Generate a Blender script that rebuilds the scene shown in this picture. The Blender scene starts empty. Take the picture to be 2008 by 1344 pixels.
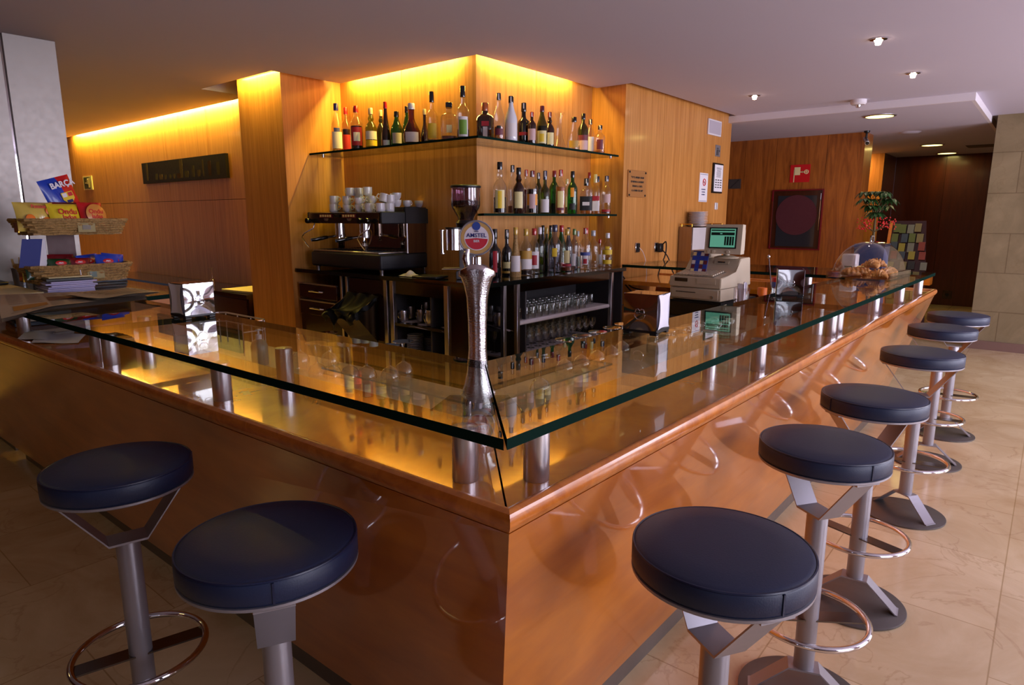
import bpy, bmesh, math, random
from mathutils import Vector, Matrix
random.seed(7)
SC = bpy.context.scene
COL = SC.collection
PI = math.pi

# ------------------------------------------------------------------ camera
F_PX = 1275.0
PITCH = math.atan(246 / F_PX)
TH = math.radians(39.6)          # viewing direction, counter-clockwise from +X
H = 1.5                          # eye height
FW = Vector((math.cos(TH) * math.cos(PITCH), math.sin(TH) * math.cos(PITCH), -math.sin(PITCH)))
RT = Vector((math.sin(TH), -math.cos(TH), 0))
UP = RT.cross(FW)
cam_d = bpy.data.cameras.new('camera')
cam_d.sensor_width = 36
cam_d.lens = 36 * F_PX / 2008
cam_d.clip_start = 0.02
cam_d.clip_end = 100
cam = bpy.data.objects.new('camera', cam_d)
COL.objects.link(cam)
cam.matrix_world = Matrix(((RT.x, UP.x, -FW.x, 0), (RT.y, UP.y, -FW.y, 0), (RT.z, UP.z, -FW.z, H), (0, 0, 0, 1)))
SC.camera = cam

# ------------------------------------------------------------------ world, daylight, exposure
w = bpy.data.worlds.new('world')
SC.world = w
w.use_nodes = True
w.node_tree.nodes['Background'].inputs[0].default_value = (0.75, 0.72, 1.0, 1)
w.node_tree.nodes['Background'].inputs[1].default_value = 0.12
vs = SC.view_settings
vs.view_transform = 'Standard'
vs.look = 'None'
vs.gamma = 1
vs.exposure = 0.0
SC.cycles.use_denoising = True
SC.cycles.max_bounces = 10
SC.cycles.transparent_max_bounces = 32
SC.cycles.caustics_reflective = False
SC.cycles.caustics_refractive = False
SC.cycles.sample_clamp_indirect = 4


def area(name, loc, direction, sx, sy, power, color, spread=PI):
    l = bpy.data.lights.new(name, 'AREA')
    l.shape = 'RECTANGLE'
    l.size = sx
    l.size_y = sy
    l.energy = power
    l.color = color
    l.spread = spread
    o = bpy.data.objects.new(name, l)
    COL.objects.link(o)
    o.location = loc
    o.rotation_euler = Vector(direction).to_track_quat('-Z', 'Y').to_euler()
    return o


DAY = (0.86, 0.84, 1.0)
WARM = (1.0, 0.73, 0.13)
# daylight falling through the three street windows (glass wall on the -Y side of the room)
for wx, wp in ((1.4, 85), (4.4, 135), (7.4, 145)):
    area('window_daylight', (wx, -3.42, 1.45), (0, 1, 0), 2.0, 2.1, wp, DAY)
# daylight from the entrance behind the camera
area('entrance_daylight', (-3.1, -1.4, 1.3), (1, 0, 0), 1.5, 2.1, 2, DAY)
# unseen yellow fill lights, added to warm the dim left part of the room
area('left_fill_light', (-1.2, 3.2, 2.58), (0, 0, -1), 0.5, 0.5, 3, (1.0, 0.78, 0.28))
area('left_fill_light', (-0.6, 6.2, 2.58), (0, 0, -1), 0.5, 0.5, 3, (1.0, 0.78, 0.28))
area('left_fill_light', (2.2, 8.4, 2.58), (0, 0, -1), 0.4, 0.4, 3, (1.0, 0.78, 0.28))
# concealed strip lights in the ceiling slots around the bar core
area('cove_light', (2.97, 5.22, 2.66), (0, 0, -1), 0.03, 0.66, 10, WARM)
area('cove_light', (3.565, 4.1, 2.66), (0, 0, -1), 0.03, 1.25, 34, WARM)
area('cove_light', (4.2, 3.275, 2.66), (0, 0, -1), 1.1, 0.03, 19, WARM)
area('cove_light', (3.40, 8.6, 2.64), (0, 0, -1), 0.03, 4.6, 125, WARM)

# ------------------------------------------------------------------ helpers
def s(r, g, b):
    def f(c):
        c /= 255.0
        return c / 12.92 if c <= 0.04045 else ((c + 0.055) / 1.055) ** 2.4
    return (f(r), f(g), f(b), 1)


def pray(x, y):
    return FW + RT * ((x - 1004) / F_PX) - UP * ((y - 672) / F_PX)


def at(x, y, z):
    """point of the horizontal plane z under a sight line"""
    r = pray(x, y)
    t = (z - H) / r.z
    return Vector((r.x * t, r.y * t, z))


def onx(x, y, X):
    r = pray(x, y)
    t = X / r.x
    return Vector((X, r.y * t, H + r.z * t))


def ony(x, y, Y):
    r = pray(x, y)
    t = Y / r.y
    return Vector((r.x * t, Y, H + r.z * t))


class MB:
    """collects shapes; build() links them as one mesh object"""
    def __init__(self):
        self.bm = bmesh.new()
        self.mi = 0

    def _done(self, verts, M):
        fs = set()
        for v in verts:
            if M is not None:
                v.co = M @ v.co
            for f in v.link_faces:
                fs.add(f)
        for f in fs:
            f.material_index = self.mi
        return self

    def mat(self, i):
        self.mi = i
        return self

    def box(self, c, d, rot=None, bevel=0.0, seg=1):
        r = bmesh.ops.create_cube(self.bm, size=1.0)
        vs_ = r['verts']
        for v in vs_:
            v.co = Vector((v.co.x * d[0], v.co.y * d[1], v.co.z * d[2]))
        if bevel > 0:
            es = list({e for v in vs_ for e in v.link_edges})
            rr = bmesh.ops.bevel(self.bm, geom=es, offset=bevel, segments=seg, affect='EDGES', profile=0.5)
            vs_ = list({v for f in rr['faces'] for v in f.verts} | {v for v in vs_ if v.is_valid})
        M = Matrix.Translation(Vector(c))
        if rot is not None:
            M = M @ (rot if isinstance(rot, Matrix) else Matrix.Rotation(rot, 4, 'Z'))
        return self._done(vs_, M)

    def span(self, x0, x1, y0, y1, z0, z1, bevel=0.0):
        return self.box(((x0 + x1) / 2, (y0 + y1) / 2, (z0 + z1) / 2), (abs(x1 - x0), abs(y1 - y0), abs(z1 - z0)), bevel=bevel)

    def lathe(self, prof, seg=24, M=None, cap=True, sq=None):
        rings = []
        allv = []
        for (r, z) in prof:
            if r <= 1e-6:
                v = self.bm.verts.new((0, 0, z))
                rings.append([v])
                allv.append(v)
                continue
            ring = []
            for k in range(seg):
                a = 2 * PI * k / seg
                cx, cy = math.cos(a), math.sin(a)
                if sq:
                    m = (abs(cx) ** sq + abs(cy) ** sq) ** (1.0 / sq)
                    cx, cy = cx / m, cy / m
                ring.append(self.bm.verts.new((r * cx, r * cy, z)))
            rings.append(ring)
            allv += ring
        for a, b in zip(rings, rings[1:]):
            for k in range(seg):
                k2 = (k + 1) % seg
                if len(a) == 1 and len(b) == 1:
                    continue
                if len(a) == 1:
                    f = self.bm.faces.new((a[0], b[k2], b[k]))
                elif len(b) == 1:
                    f = self.bm.faces.new((a[k], a[k2], b[0]))
                else:
                    f = self.bm.faces.new((a[k], a[k2], b[k2], b[k]))
                f.smooth = True
        if cap:
            if len(rings[0]) > 1:
                self.bm.faces.new(list(reversed(rings[0])))
            if len(rings[-1]) > 1:
                self.bm.faces.new(rings[-1])
        return self._done(allv, M)

    def cyl(self, p0, p1, r, seg=16, r2=None):
        p0, p1 = Vector(p0), Vector(p1)
        d = p1 - p0
        M = Matrix.Translation(p0) @ d.to_track_quat('Z', 'Y').to_matrix().to_4x4()
        return self.lathe([(r, 0), (r if r2 is None else r2, d.length)], seg, M)

    def sphere(self, c, r, sc=(1, 1, 1), seg=12):
        n = max(4, seg // 2)
        prof = [(r * math.sin(PI * k / n), -r * math.cos(PI * k / n)) for k in range(n + 1)]
        prof[0] = (0, -r)
        prof[-1] = (0, r)
        return self.lathe(prof, seg, Matrix.Translation(Vector(c)) @ Matrix.Diagonal((sc[0], sc[1], sc[2], 1)))

    def tube(self, pts, r, seg=8, closed=False, radii=None):
        pts = [Vector(p) for p in pts]
        n = len(pts)
        rings = []
        allv = []
        prev = None
        for i, p in enumerate(pts):
            if closed:
                t = pts[(i + 1) % n] - pts[i - 1]
            else:
                t = pts[min(i + 1, n - 1)] - pts[max(i - 1, 0)]
            t.normalize()
            if prev is None:
                u = t.orthogonal().normalized()
            else:
                u = (prev - t * prev.dot(t))
                u = u.normalized() if u.length > 1e-6 else t.orthogonal().normalized()
            prev = u
            v = t.cross(u)
            rr = radii[i] if radii else r
            ring = [self.bm.verts.new(p + (u * math.cos(2 * PI * k / seg) + v * math.sin(2 * PI * k / seg)) * rr) for k in range(seg)]
            rings.append(ring)
            allv += ring
        pairs = list(zip(rings, rings[1:]))
        if closed:
            # match the twist of the last ring with the first
            a, b = rings[-1], rings[0]
            best = min(range(seg), key=lambda o: (a[0].co - b[o].co).length)
            pairs.append((a, [b[(k + best) % seg] for k in range(seg)]))
        for a, b in pairs:
            for k in range(seg):
                f = self.bm.faces.new((a[k], a[(k + 1) % seg], b[(k + 1) % seg], b[k]))
                f.smooth = True
        if not closed:
            self.bm.faces.new(list(reversed(rings[0])))
            self.bm.faces.new(rings[-1])
        return self._done(allv, None)

    def ring(self, c, R, r, n=40, seg=8, M=None):
        pts = [Vector((R * math.cos(2 * PI * k / n), R * math.sin(2 * PI * k / n), 0)) for k in range(n)]
        if M is None:
            M = Matrix.Translation(Vector(c))
        return self.tube([M @ p for p in pts], r, seg, closed=True)

    def prism(self, poly, z0, z1, M=None, side=None):
        """polygon (ccw, in xy) extruded from z0 to z1"""
        a = [self.bm.verts.new((p[0], p[1], z0)) for p in poly]
        b = [self.bm.verts.new((p[0], p[1], z1)) for p in poly]
        self.bm.faces.new(list(reversed(a)))
        self.bm.faces.new(b)
        sides = []
        n = len(poly)
        for k in range(n):
            sides.append(self.bm.faces.new((a[k], a[(k + 1) % n], b[(k + 1) % n], b[k])))
        self._done(a + b, M)
        if side is not None:
            for f in sides:
                f.material_index = side
        return self

    def strip(self, pts, width_vec, thick_vec):
        """flat bar bent through pts"""
        W, T = Vector(width_vec) / 2, Vector(thick_vec) / 2
        rows = []
        allv = []
        for p in pts:
            p = Vector(p)
            row = [self.bm.verts.new(p + a * W + b * T) for a, b in ((-1, -1), (1, -1), (1, 1), (-1, 1))]
            rows.append(row)
            allv += row
        for a, b in zip(rows, rows[1:]):
            for k in range(4):
                self.bm.faces.new((a[k], a[(k + 1) % 4], b[(k + 1) % 4], b[k]))
        self.bm.faces.new(list(reversed(rows[0])))
        self.bm.faces.new(rows[-1])
        return self._done(allv, None)

    def quad(self, a, b, c, d):
        v = [self.bm.verts.new(p) for p in (a, b, c, d)]
        self.bm.faces.new(v)
        return self._done(v, None)

    def grid(self, fn, nu, nv, thick=0.0, smooth=True):
        """surface fn(u,v) -> point; thick closes it as a sheet with a back"""
        rows = [[self.bm.verts.new(fn(i / nu, j / nv)) for j in range(nv + 1)] for i in range(nu + 1)]
        allv = [v for r_ in rows for v in r_]
        for i in range(nu):
            for j in range(nv):
                f = self.bm.faces.new((rows[i][j], rows[i + 1][j], rows[i + 1][j + 1], rows[i][j + 1]))
                f.smooth = smooth
        return self._done(allv, None)

    def build(self, name, mats, parent=None, loc=None, rotz=None, M=None):
        bmesh.ops.recalc_face_normals(self.bm, faces=self.bm.faces[:])
        me = bpy.data.meshes.new(name)
        self.bm.to_mesh(me)
        self.bm.free()
        me.set_sharp_from_angle(angle=math.radians(38))
        if not isinstance(mats, (list, tuple)):
            mats = [mats]
        for m in mats:
            me.materials.append(m)
        o = bpy.data.objects.new(name, me)
        COL.objects.link(o)
        if parent:
            o.parent = parent
        if M is not None:
            o.matrix_local = M
        if loc is not None:
            o.location = loc
        if rotz is not None:
            o.rotation_euler = (0, 0, rotz)
        return o


def tag(o, label=None, cat=None, group=None, kind=None):
    if label:
        o['label'] = label
    if cat:
        o['category'] = cat
    if group:
        o['group'] = group
    if kind:
        o['kind'] = kind
    return o


def thing(name, label, cat, loc=(0, 0, 0), rotz=0.0, group=None):
    o = bpy.data.objects.new(name, None)
    o.empty_display_size = 0.05
    COL.objects.link(o)
    o.location = loc
    o.rotation_euler = (0, 0, rotz)
    return tag(o, label, cat, group)


def struct(name, mb, mat, label=None):
    o = mb.build(name, mat)
    o['kind'] = 'structure'
    if label:
        o['label'] = label
    return o


def copy_tree(o, parent=None, loc=None, rotz=None, label=None):
    c = o.copy()
    COL.objects.link(c)
    if parent:
        c.parent = parent
    if loc is not None:
        c.location = loc
    if rotz is not None:
        c.rotation_euler = (0, 0, rotz)
    if label:
        c['label'] = label
    for ch in o.children:
        copy_tree(ch, c)
    return c


def text(body, size, mat, name, parent, M, depth=0.0004, bold=0.0, shear=0.0, align='CENTER', sx=1.0):
    cu = bpy.data.curves.new(name, 'FONT')
    cu.body = body
    cu.size = size
    cu.extrude = depth
    cu.offset = bold
    cu.shear = shear
    cu.align_x = align
    cu.align_y = 'CENTER'
    cu.resolution_u = 3
    t = bpy.data.objects.new(name, cu)
    COL.objects.link(t)
    bpy.context.view_layer.update()
    me = bpy.data.meshes.new_from_object(t.evaluated_get(bpy.context.evaluated_depsgraph_get()))
    bpy.data.objects.remove(t)
    me.materials.clear()
    me.materials.append(mat)
    o = bpy.data.objects.new(name, me)
    COL.objects.link(o)
    o.parent = parent
    o.matrix_local = M @ Matrix.Diagonal((sx, 1, 1, 1))
    return o


def face_M(origin, xdir, ydir=(0, 0, 1)):
    """local x -> xdir, local y -> ydir, local z -> outward normal"""
    x = Vector(xdir).normalized()
    y = Vector(ydir).normalized()
    z = x.cross(y)
    o = Vector(origin)
    return Matrix(((x.x, y.x, z.x, o.x), (x.y, y.y, z.y, o.y), (x.z, y.z, z.z, o.z), (0, 0, 0, 1)))


# ------------------------------------------------------------------ materials
def mat(name, col, rough=0.5, metal=0.0, coat=0.0, spec=0.5, emit=None, estr=0.0, trans=0.0, aniso=0.0, bump=None, sheen=0.0):
    m = bpy.data.materials.new(name)
    m.use_nodes = True
    b = m.node_tree.nodes['Principled BSDF']
    b.inputs['Base Color'].default_value = col
    b.inputs['Roughness'].default_value = rough
    b.inputs['Metallic'].default_value = metal
    b.inputs['Coat Weight'].default_value = coat
    b.inputs['Coat Roughness'].default_value = 0.05
    b.inputs['Specular IOR Level'].default_value = spec
    b.inputs['Transmission Weight'].default_value = trans
    b.inputs['Anisotropic'].default_value = aniso
    if emit:
        b.inputs['Emission Color'].default_value = emit
        b.inputs['Emission Strength'].default_value = estr
    nt = m.node_tree
    # every surface carries a faint procedural variation of its own
    tc = nt.nodes.new('ShaderNodeTexCoord')
    nz = nt.nodes.new('ShaderNodeTexNoise')
    nz.inputs['Scale'].default_value = 30.0 if bump is None else bump[0]
    nz.inputs['Detail'].default_value = 4
    nt.links.new(tc.outputs['Object'], nz.inputs['Vector'])
    if bump:
        bp = nt.nodes.new('ShaderNodeBump')
        bp.inputs['Strength'].default_value = bump[1]
        bp.inputs['Distance'].default_value = 0.01
        nt.links.new(nz.outputs[0], bp.inputs['Height'])
        nt.links.new(bp.outputs[0], b.inputs['Normal'])
    else:
        mr = nt.nodes.new('ShaderNodeMapRange')
        mr.inputs['To Min'].default_value = max(0.0, rough * 0.85)
        mr.inputs['To Max'].default_value = min(1.0, rough * 1.15)
        nt.links.new(nz.outputs[0], mr.inputs['Value'])
        nt.links.new(mr.outputs[0], b.inputs['Roughness'])
    return m


def wood(name, c1, c2, scale=(30, 30, 1.2), rough=0.3, coat=0.3, coat_rough=0.08, blotch=0.0, distort=1.5, bumpy=0.0):
    m = bpy.data.materials.new(name)
    m.use_nodes = True
    nt = m.node_tree
    b = nt.nodes['Principled BSDF']
    tc = nt.nodes.new('ShaderNodeTexCoord')
    mp = nt.nodes.new('ShaderNodeMapping')
    mp.inputs['Scale'].default_value = scale
    nz = nt.nodes.new('ShaderNodeTexNoise')
    nz.inputs['Scale'].default_value = 1.0
    nz.inputs['Detail'].default_value = 6
    nz.inputs['Roughness'].default_value = 0.6
    nz.inputs['Distortion'].default_value = distort
    nt.links.new(tc.outputs['Object'], mp.inputs[0])
    nt.links.new(mp.outputs[0], nz.inputs['Vector'])
    cr = nt.nodes.new('ShaderNodeValToRGB')
    cr.color_ramp.elements[0].position = 0.3
    cr.color_ramp.elements[0].color = c1
    cr.color_ramp.elements[1].position = 0.7
    cr.color_ramp.elements[1].color = c2
    nt.links.new(nz.outputs[0], cr.inputs[0])
    out = cr.outputs[0]
    if blotch > 0:
        n2 = nt.nodes.new('ShaderNodeTexNoise')
        n2.inputs['Scale'].default_value = 3.0
        n2.inputs['Detail'].default_value = 3
        nt.links.new(tc.outputs['Object'], n2.inputs['Vector'])
        mx = nt.nodes.new('ShaderNodeMixRGB')
        mx.blend_type = 'MULTIPLY'
        mx.inputs[2].default_value = (0.62, 0.5, 0.42, 1)
        mr = nt.nodes.new('ShaderNodeMapRange')
        mr.inputs['From Min'].default_value = 0.35
        mr.inputs['From Max'].default_value = 0.7
        mr.inputs['To Max'].default_value = blotch
        nt.links.new(n2.outputs[0], mr.inputs['Value'])
        nt.links.new(mr.outputs[0], mx.inputs[0])
        nt.links.new(out, mx.inputs[1])
        out = mx.outputs[0]
    nt.links.new(out, b.inputs['Base Color'])
    b.inputs['Roughness'].default_value = rough
    b.inputs['Coat Weight'].default_value = coat
    b.inputs['Coat Roughness'].default_value = coat_rough
    if bumpy:
        bp = nt.nodes.new('ShaderNodeBump')
        bp.inputs['Strength'].default_value = bumpy
        bp.inputs['Distance'].default_value = 0.005
        nt.links.new(nz.outputs[0], bp.inputs['Height'])
        nt.links.new(bp.outputs[0], b.inputs['Normal'])
    return m


def glass(name, tint=(1, 1, 1, 1), ior=1.5, rough=0.0, gain=1.0):
    """thin clear glass: straight-through transparency plus a Fresnel reflection, right from both sides"""
    m = bpy.data.materials.new(name)
    m.use_nodes = True
    nt = m.node_tree
    nt.nodes.clear()
    out = nt.nodes.new('ShaderNodeOutputMaterial')
    tr = nt.nodes.new('ShaderNodeBsdfTransparent')
    tr.inputs[0].default_value = tint
    gl = nt.nodes.new('ShaderNodeBsdfGlossy')
    gl.inputs['Color'].default_value = (0.95, 0.97, 0.96, 1)
    gl.inputs['Roughness'].default_value = rough
    geo = nt.nodes.new('ShaderNodeNewGeometry')
    mi = nt.nodes.new('ShaderNodeMapRange')
    mi.inputs['To Min'].default_value = ior
    mi.inputs['To Max'].default_value = 1.0 / ior
    nt.links.new(geo.outputs['Backfacing'], mi.inputs['Value'])
    fr = nt.nodes.new('ShaderNodeFresnel')
    nt.links.new(mi.outputs[0], fr.inputs['IOR'])
    mg = nt.nodes.new('ShaderNodeMath')
    mg.operation = 'MULTIPLY'
    mg.use_clamp = True
    mg.inputs[1].default_value = gain
    nt.links.new(fr.outputs[0], mg.inputs[0])
    mx = nt.nodes.new('ShaderNodeMixShader')
    nt.links.new(mg.outputs[0], mx.inputs[0])
    nt.links.new(tr.outputs[0], mx.inputs[1])
    nt.links.new(gl.outputs[0], mx.inputs[2])
    nt.links.new(mx.outputs[0], out.inputs[0])
    return m


def marble(name, c1, c2, vein, tile=0.6, rough=0.12, grout=(0.1, 0.08, 0.05, 1), groutw=0.004, upright=False):
    m = bpy.data.materials.new(name)
    m.use_nodes = True
    nt = m.node_tree
    b = nt.nodes['Principled BSDF']
    tc = nt.nodes.new('ShaderNodeTexCoord')
    nz = nt.nodes.new('ShaderNodeTexNoise')
    nz.inputs['Scale'].default_value = 1.6
    nz.inputs['Detail'].default_value = 9
    nz.inputs['Roughness'].default_value = 0.62
    nz.inputs['Distortion'].default_value = 1.2
    nt.links.new(tc.outputs['Object'], nz.inputs['Vector'])
    cr = nt.nodes.new('ShaderNodeValToRGB')
    cr.color_ramp.elements[0].position = 0.35
    cr.color_ramp.elements[0].color = c1
    cr.color_ramp.elements[1].position = 0.68
    cr.color_ramp.elements[1].color = c2
    nt.links.new(nz.outputs[0], cr.inputs[0])
    n2 = nt.nodes.new('ShaderNodeTexNoise')
    n2.inputs['Scale'].default_value = 2.2
    n2.inputs['Detail'].default_value = 7
    n2.inputs['Distortion'].default_value = 1.2
    nt.links.new(tc.outputs['Object'], n2.inputs['Vector'])
    v = nt.nodes.new('ShaderNodeValToRGB')
    e = v.color_ramp.elements
    e[0].position = 0.488
    e[0].color = (0, 0, 0, 1)
    e[1].position = 0.5
    e[1].color = (0.35, 0.35, 0.35, 1)
    x = v.color_ramp.elements.new(0.512)
    x.color = (0, 0, 0, 1)
    nt.links.new(n2.outputs[0], v.inputs[0])
    mx = nt.nodes.new('ShaderNodeMixRGB')
    mx.inputs[2].default_value = vein
    nt.links.new(v.outputs[0], mx.inputs[0])
    nt.links.new(cr.outputs[0], mx.inputs[1])
    br = nt.nodes.new('ShaderNodeTexBrick')
    br.offset = 0.5
    br.inputs['Scale'].default_value = 1.0
    br.inputs['Brick Width'].default_value = tile
    br.inputs['Row Height'].default_value = tile
    br.inputs['Mortar Size'].default_value = groutw
    br.inputs['Mortar Smooth'].default_value = 0.2
    br.inputs['Color1'].default_value = (1, 1, 1, 1)
    br.inputs['Color2'].default_value = (0.9, 0.88, 0.86, 1)
    br.inputs['Mortar'].default_value = grout
    if upright:
        sx_ = nt.nodes.new('ShaderNodeSeparateXYZ')
        cx_ = nt.nodes.new('ShaderNodeCombineXYZ')
        nt.links.new(tc.outputs['Object'], sx_.inputs[0])
        nt.links.new(sx_.outputs[1], cx_.inputs[0])
        nt.links.new(sx_.outputs[2], cx_.inputs[1])
        nt.links.new(cx_.outputs[0], br.inputs['Vector'])
        br.inputs['Row Height'].default_value = tile * .55
    else:
        nt.links.new(tc.outputs['Object'], br.inputs['Vector'])
    mu = nt.nodes.new('ShaderNodeMixRGB')
    mu.blend_type = 'MULTIPLY'
    mu.inputs[0].default_value = 1
    nt.links.new(mx.outputs[0], mu.inputs[1])
    nt.links.new(br.outputs[0], mu.inputs[2])
    nt.links.new(mu.outputs[0], b.inputs['Base Color'])
    b.inputs['Roughness'].default_value = rough
    b.inputs['Specular IOR Level'].default_value = 0.45
    return m


MT = {}
MT['floor'] = marble('marble_floor', s(196, 168, 128), s(222, 200, 164), s(168, 132, 96), 0.62, 0.16, (0.66, 0.6, 0.5, 1), 0.0025)
MT['ceiling'] = mat('ceiling_plaster', s(198, 192, 210), 0.9, bump=(200, 0.03))
MT['trim_white'] = mat('white_trim', s(225, 218, 225), 0.6)
MT['wall_wood'] = wood('wall_veneer', s(180, 116, 52), s(216, 152, 82), (26, 26, 0.9), 0.38, 0.25, 0.12)
MT['hose_wood'] = wood('figured_veneer', s(122, 62, 18), s(176, 100, 38), (9, 9, 0.9), 0.35, 0.2, 0.15, distort=3.0)
MT['dark_wood'] = wood('dark_red_veneer', s(70, 24, 8), s(96, 38, 14), (8, 8, 0.6), 0.3, 0.3, 0.1)
MT['groove'] = mat('panel_groove', s(40, 20, 8), 0.8)
MT['bar_wood'] = wood('bar_panel_veneer', s(180, 94, 14), s(212, 124, 28), (1.4, 1.4, 7), 0.28, 1.0, 0.035, blotch=0.55, distort=1.0)
MT['bar_top'] = wood('bar_top_veneer', s(190, 104, 12), s(224, 140, 24), (3, 3, 3), 0.25, 1.0, 0.03, blotch=0.4)
MT['bar_edge'] = wood('bar_edge_hardwood', s(176, 92, 28), s(218, 130, 52), (14, 14, 14), 0.3, 0.5, 0.1, bumpy=0.15)
MT['steel'] = mat('brushed_steel', s(214, 210, 216), 0.3, 1.0)
MT['steel_dark'] = mat('dark_steel', s(120, 114, 112), 0.2, 1.0)
MT['chrome'] = mat('chrome', s(225, 222, 225), 0.05, 1.0)
MT['mirror'] = mat('polished_steel', s(150, 132, 118), 0.04, 1.0)
MT['column_steel'] = mat('column_steel', s(150, 143, 138), 0.45, 1.0)
MT['grey_paint'] = mat('grey_metal_paint', s(158, 154, 162), 0.35, 0.55)
MT['base_paint'] = mat('base_metal_paint', s(92, 86, 84), 0.4, 0.5)
MT['leather'] = mat('navy_vinyl', s(22, 35, 66), 0.46, bump=(260, 0.06))
MT['leather_edge'] = mat('navy_piping', s(24, 32, 62), 0.35)
MT['kick'] = mat('kick_plate', s(120, 110, 104), 0.4, 0.6)
MT['glass_top'] = glass('table_glass', (0.93, 0.98, 0.95, 1), 1.5)
MT['glass_edge'] = mat('glass_edge', s(20, 38, 32), 0.35, 0.0, spec=.0)
MT['glass'] = glass('clear_glass', (0.95, 0.96, 0.95, 1), 1.5, gain=2.4)
MT['crystal'] = glass('wine_glass_crystal', (0.93, 0.92, 0.92, 1), 1.5, 0.03, gain=4.0)
MT['glass_dim'] = glass('smoked_glass', (0.80, 0.66, 0.74, 1), 1.5, 0.02, gain=2.0)
MT['acrylic'] = glass('acrylic', (0.93, 0.9, 0.9, 1), 1.5, 0.02, gain=1.5)
MT['shelf_glass'] = glass('shelf_glass', (0.8, 0.88, 0.82, 1), 1.5)
MT['black'] = mat('black_plastic', s(18, 18, 22), 0.35)
MT['black_gloss'] = mat('black_gloss', s(10, 10, 12), 0.08, coat=0.6)
MT['granite'] = mat('black_granite', s(14, 16, 14), 0.08, coat=0.4)
MT['black_side'] = mat('black_side_panel', s(30, 30, 40), 0.45)
MT['white'] = mat('white_china', s(232, 230, 238), 0.2, coat=0.5)
MT['paper'] = mat('white_paper', s(236, 232, 242), 0.8)
MT['newsprint'] = mat('newsprint', s(176, 160, 142), 0.85)
MT['lilac_paper'] = mat('lilac_paper', s(190, 182, 220), 0.8)
MT['beige'] = mat('beige_plastic', s(200, 184, 160), 0.45)
MT['beige_dark'] = mat('beige_plastic_dark', s(120, 108, 92), 0.5)  # darker beige for the key bed, vent slats and small prints
MT['wicker'] = wood('wicker', s(110, 78, 40), s(196, 156, 96), (60, 60, 60), 0.6, 0, bumpy=0.5)
MT['red'] = mat('signal_red', s(200, 22, 30), 0.4)
MT['dark_red'] = mat('dark_red', s(110, 12, 22), 0.4)
MT['blue'] = mat('packet_blue', s(20, 60, 180), 0.3, coat=0.5)
MT['navy'] = mat('navy_board', s(22, 30, 48), 0.5)
MT['yellow'] = mat('packet_yellow', s(235, 205, 40), 0.35, coat=0.4)
MT['gold'] = mat('gold_metal', s(230, 180, 70), 0.2, 1.0)
MT['green'] = mat('packet_green', s(20, 58, 26), 0.35, coat=0.4)
MT['cream'] = mat('cream', s(232, 214, 160), 0.5)
MT['orange'] = mat('orange', s(240, 120, 30), 0.4)
MT['ink'] = mat('ink', s(30, 22, 20), 0.7)
MT['ink_blue'] = mat('ink_blue', s(24, 34, 110), 0.6)
MT['cloth'] = mat('white_cloth', s(215, 205, 205), 0.9, bump=(120, 0.3))
MT['worktop'] = mat('cream_worktop', s(206, 184, 150), 0.35)
MT['fridge'] = mat('dark_fridge', s(44, 18, 14), 0.18, coat=0.4)
MT['void'] = mat('cabinet_interior', s(66, 62, 66), 0.6)
MT['crust'] = wood('croissant_crust', s(150, 80, 22), s(234, 176, 92), (30, 30, 30), 0.45, 0.2, bumpy=0.4)
MT['leaf'] = mat('leaf_green', s(38, 74, 30), 0.4)
MT['leaf_pale'] = mat('leaf_pale', s(150, 150, 90), 0.45)
MT['berry'] = mat('red_berry', s(205, 40, 40), 0.3)
MT['bark'] = mat('bark', s(96, 80, 44), 0.8)
MT['pot_blue'] = mat('blue_pot', s(30, 62, 110), 0.3)
MT['lamp_glow'] = mat('lamp_glow', (1, 0.8, 0.6, 1), 0.4, emit=(1, 0.72, 0.5, 1), estr=14)
MT['lamp_yellow'] = mat('lamp_glow_yellow', (1, 0.8, 0.3, 1), 0.4, emit=(1, 0.85, 0.22, 1), estr=5)
MT['crt'] = mat('screen_green', s(60, 110, 95), 0.2, emit=s(110, 190, 160), estr=0.5)
MT['crt_dark'] = mat('screen_dark', s(14, 40, 38), 0.2)
MT['cabinet_glass'] = mat('hose_cabinet_glass', s(38, 44, 52), 0.12, coat=0.6)
MT['maroon'] = mat('hose_reel_red', s(80, 24, 34), 0.8)
MT['stone'] = marble('stone_cladding', s(122, 106, 78), s(146, 128, 98), s(120, 100, 70), 0.8, 0.5, (0.62, 0.56, 0.5, 1), 0.005, True)
MT['skirting'] = mat('stone_skirting', s(120, 92, 84), 0.35)
MT['picture'] = mat('picture_dark', s(22, 16, 10), 0.6)
MT['badge_white'] = mat('badge_white', s(225, 215, 225), 0.25, coat=0.8)
MT['badge_gold'] = mat('badge_gold', s(206, 160, 90), 0.25, 0.2, coat=0.8)
MT['badge_red'] = mat('badge_red', s(196, 26, 50), 0.25, coat=0.8)
MT['badge_blue'] = mat('badge_blue', s(30, 60, 150), 0.25, coat=0.8)
MT['hammered'] = mat('hammered_chrome', s(215, 208, 210), 0.09, 1.0, bump=(190, 0.13))
MT['coffee'] = mat('coffee_beans', s(28, 14, 10), 0.5, bump=(150, 0.6))
MT['grey'] = mat('grey_metal_box', s(140, 140, 150), 0.3, 0.6)
MT['pale_box'] = mat('emergency_lens', s(190, 182, 196), 0.25)

# ------------------------------------------------------------------ room shell
def hexa(mb, lo, hi):
    """solid between two quads (4 points each, same order)"""
    a = [mb.bm.verts.new(p) for p in lo]
    b = [mb.bm.verts.new(p) for p in hi]
    mb.bm.faces.new(list(reversed(a)))
    mb.bm.faces.new(b)
    for k in range(4):
        mb.bm.faces.new((a[k], a[(k + 1) % 4], b[(k + 1) % 4], b[k]))
    return mb._done(a + b, None)


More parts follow.
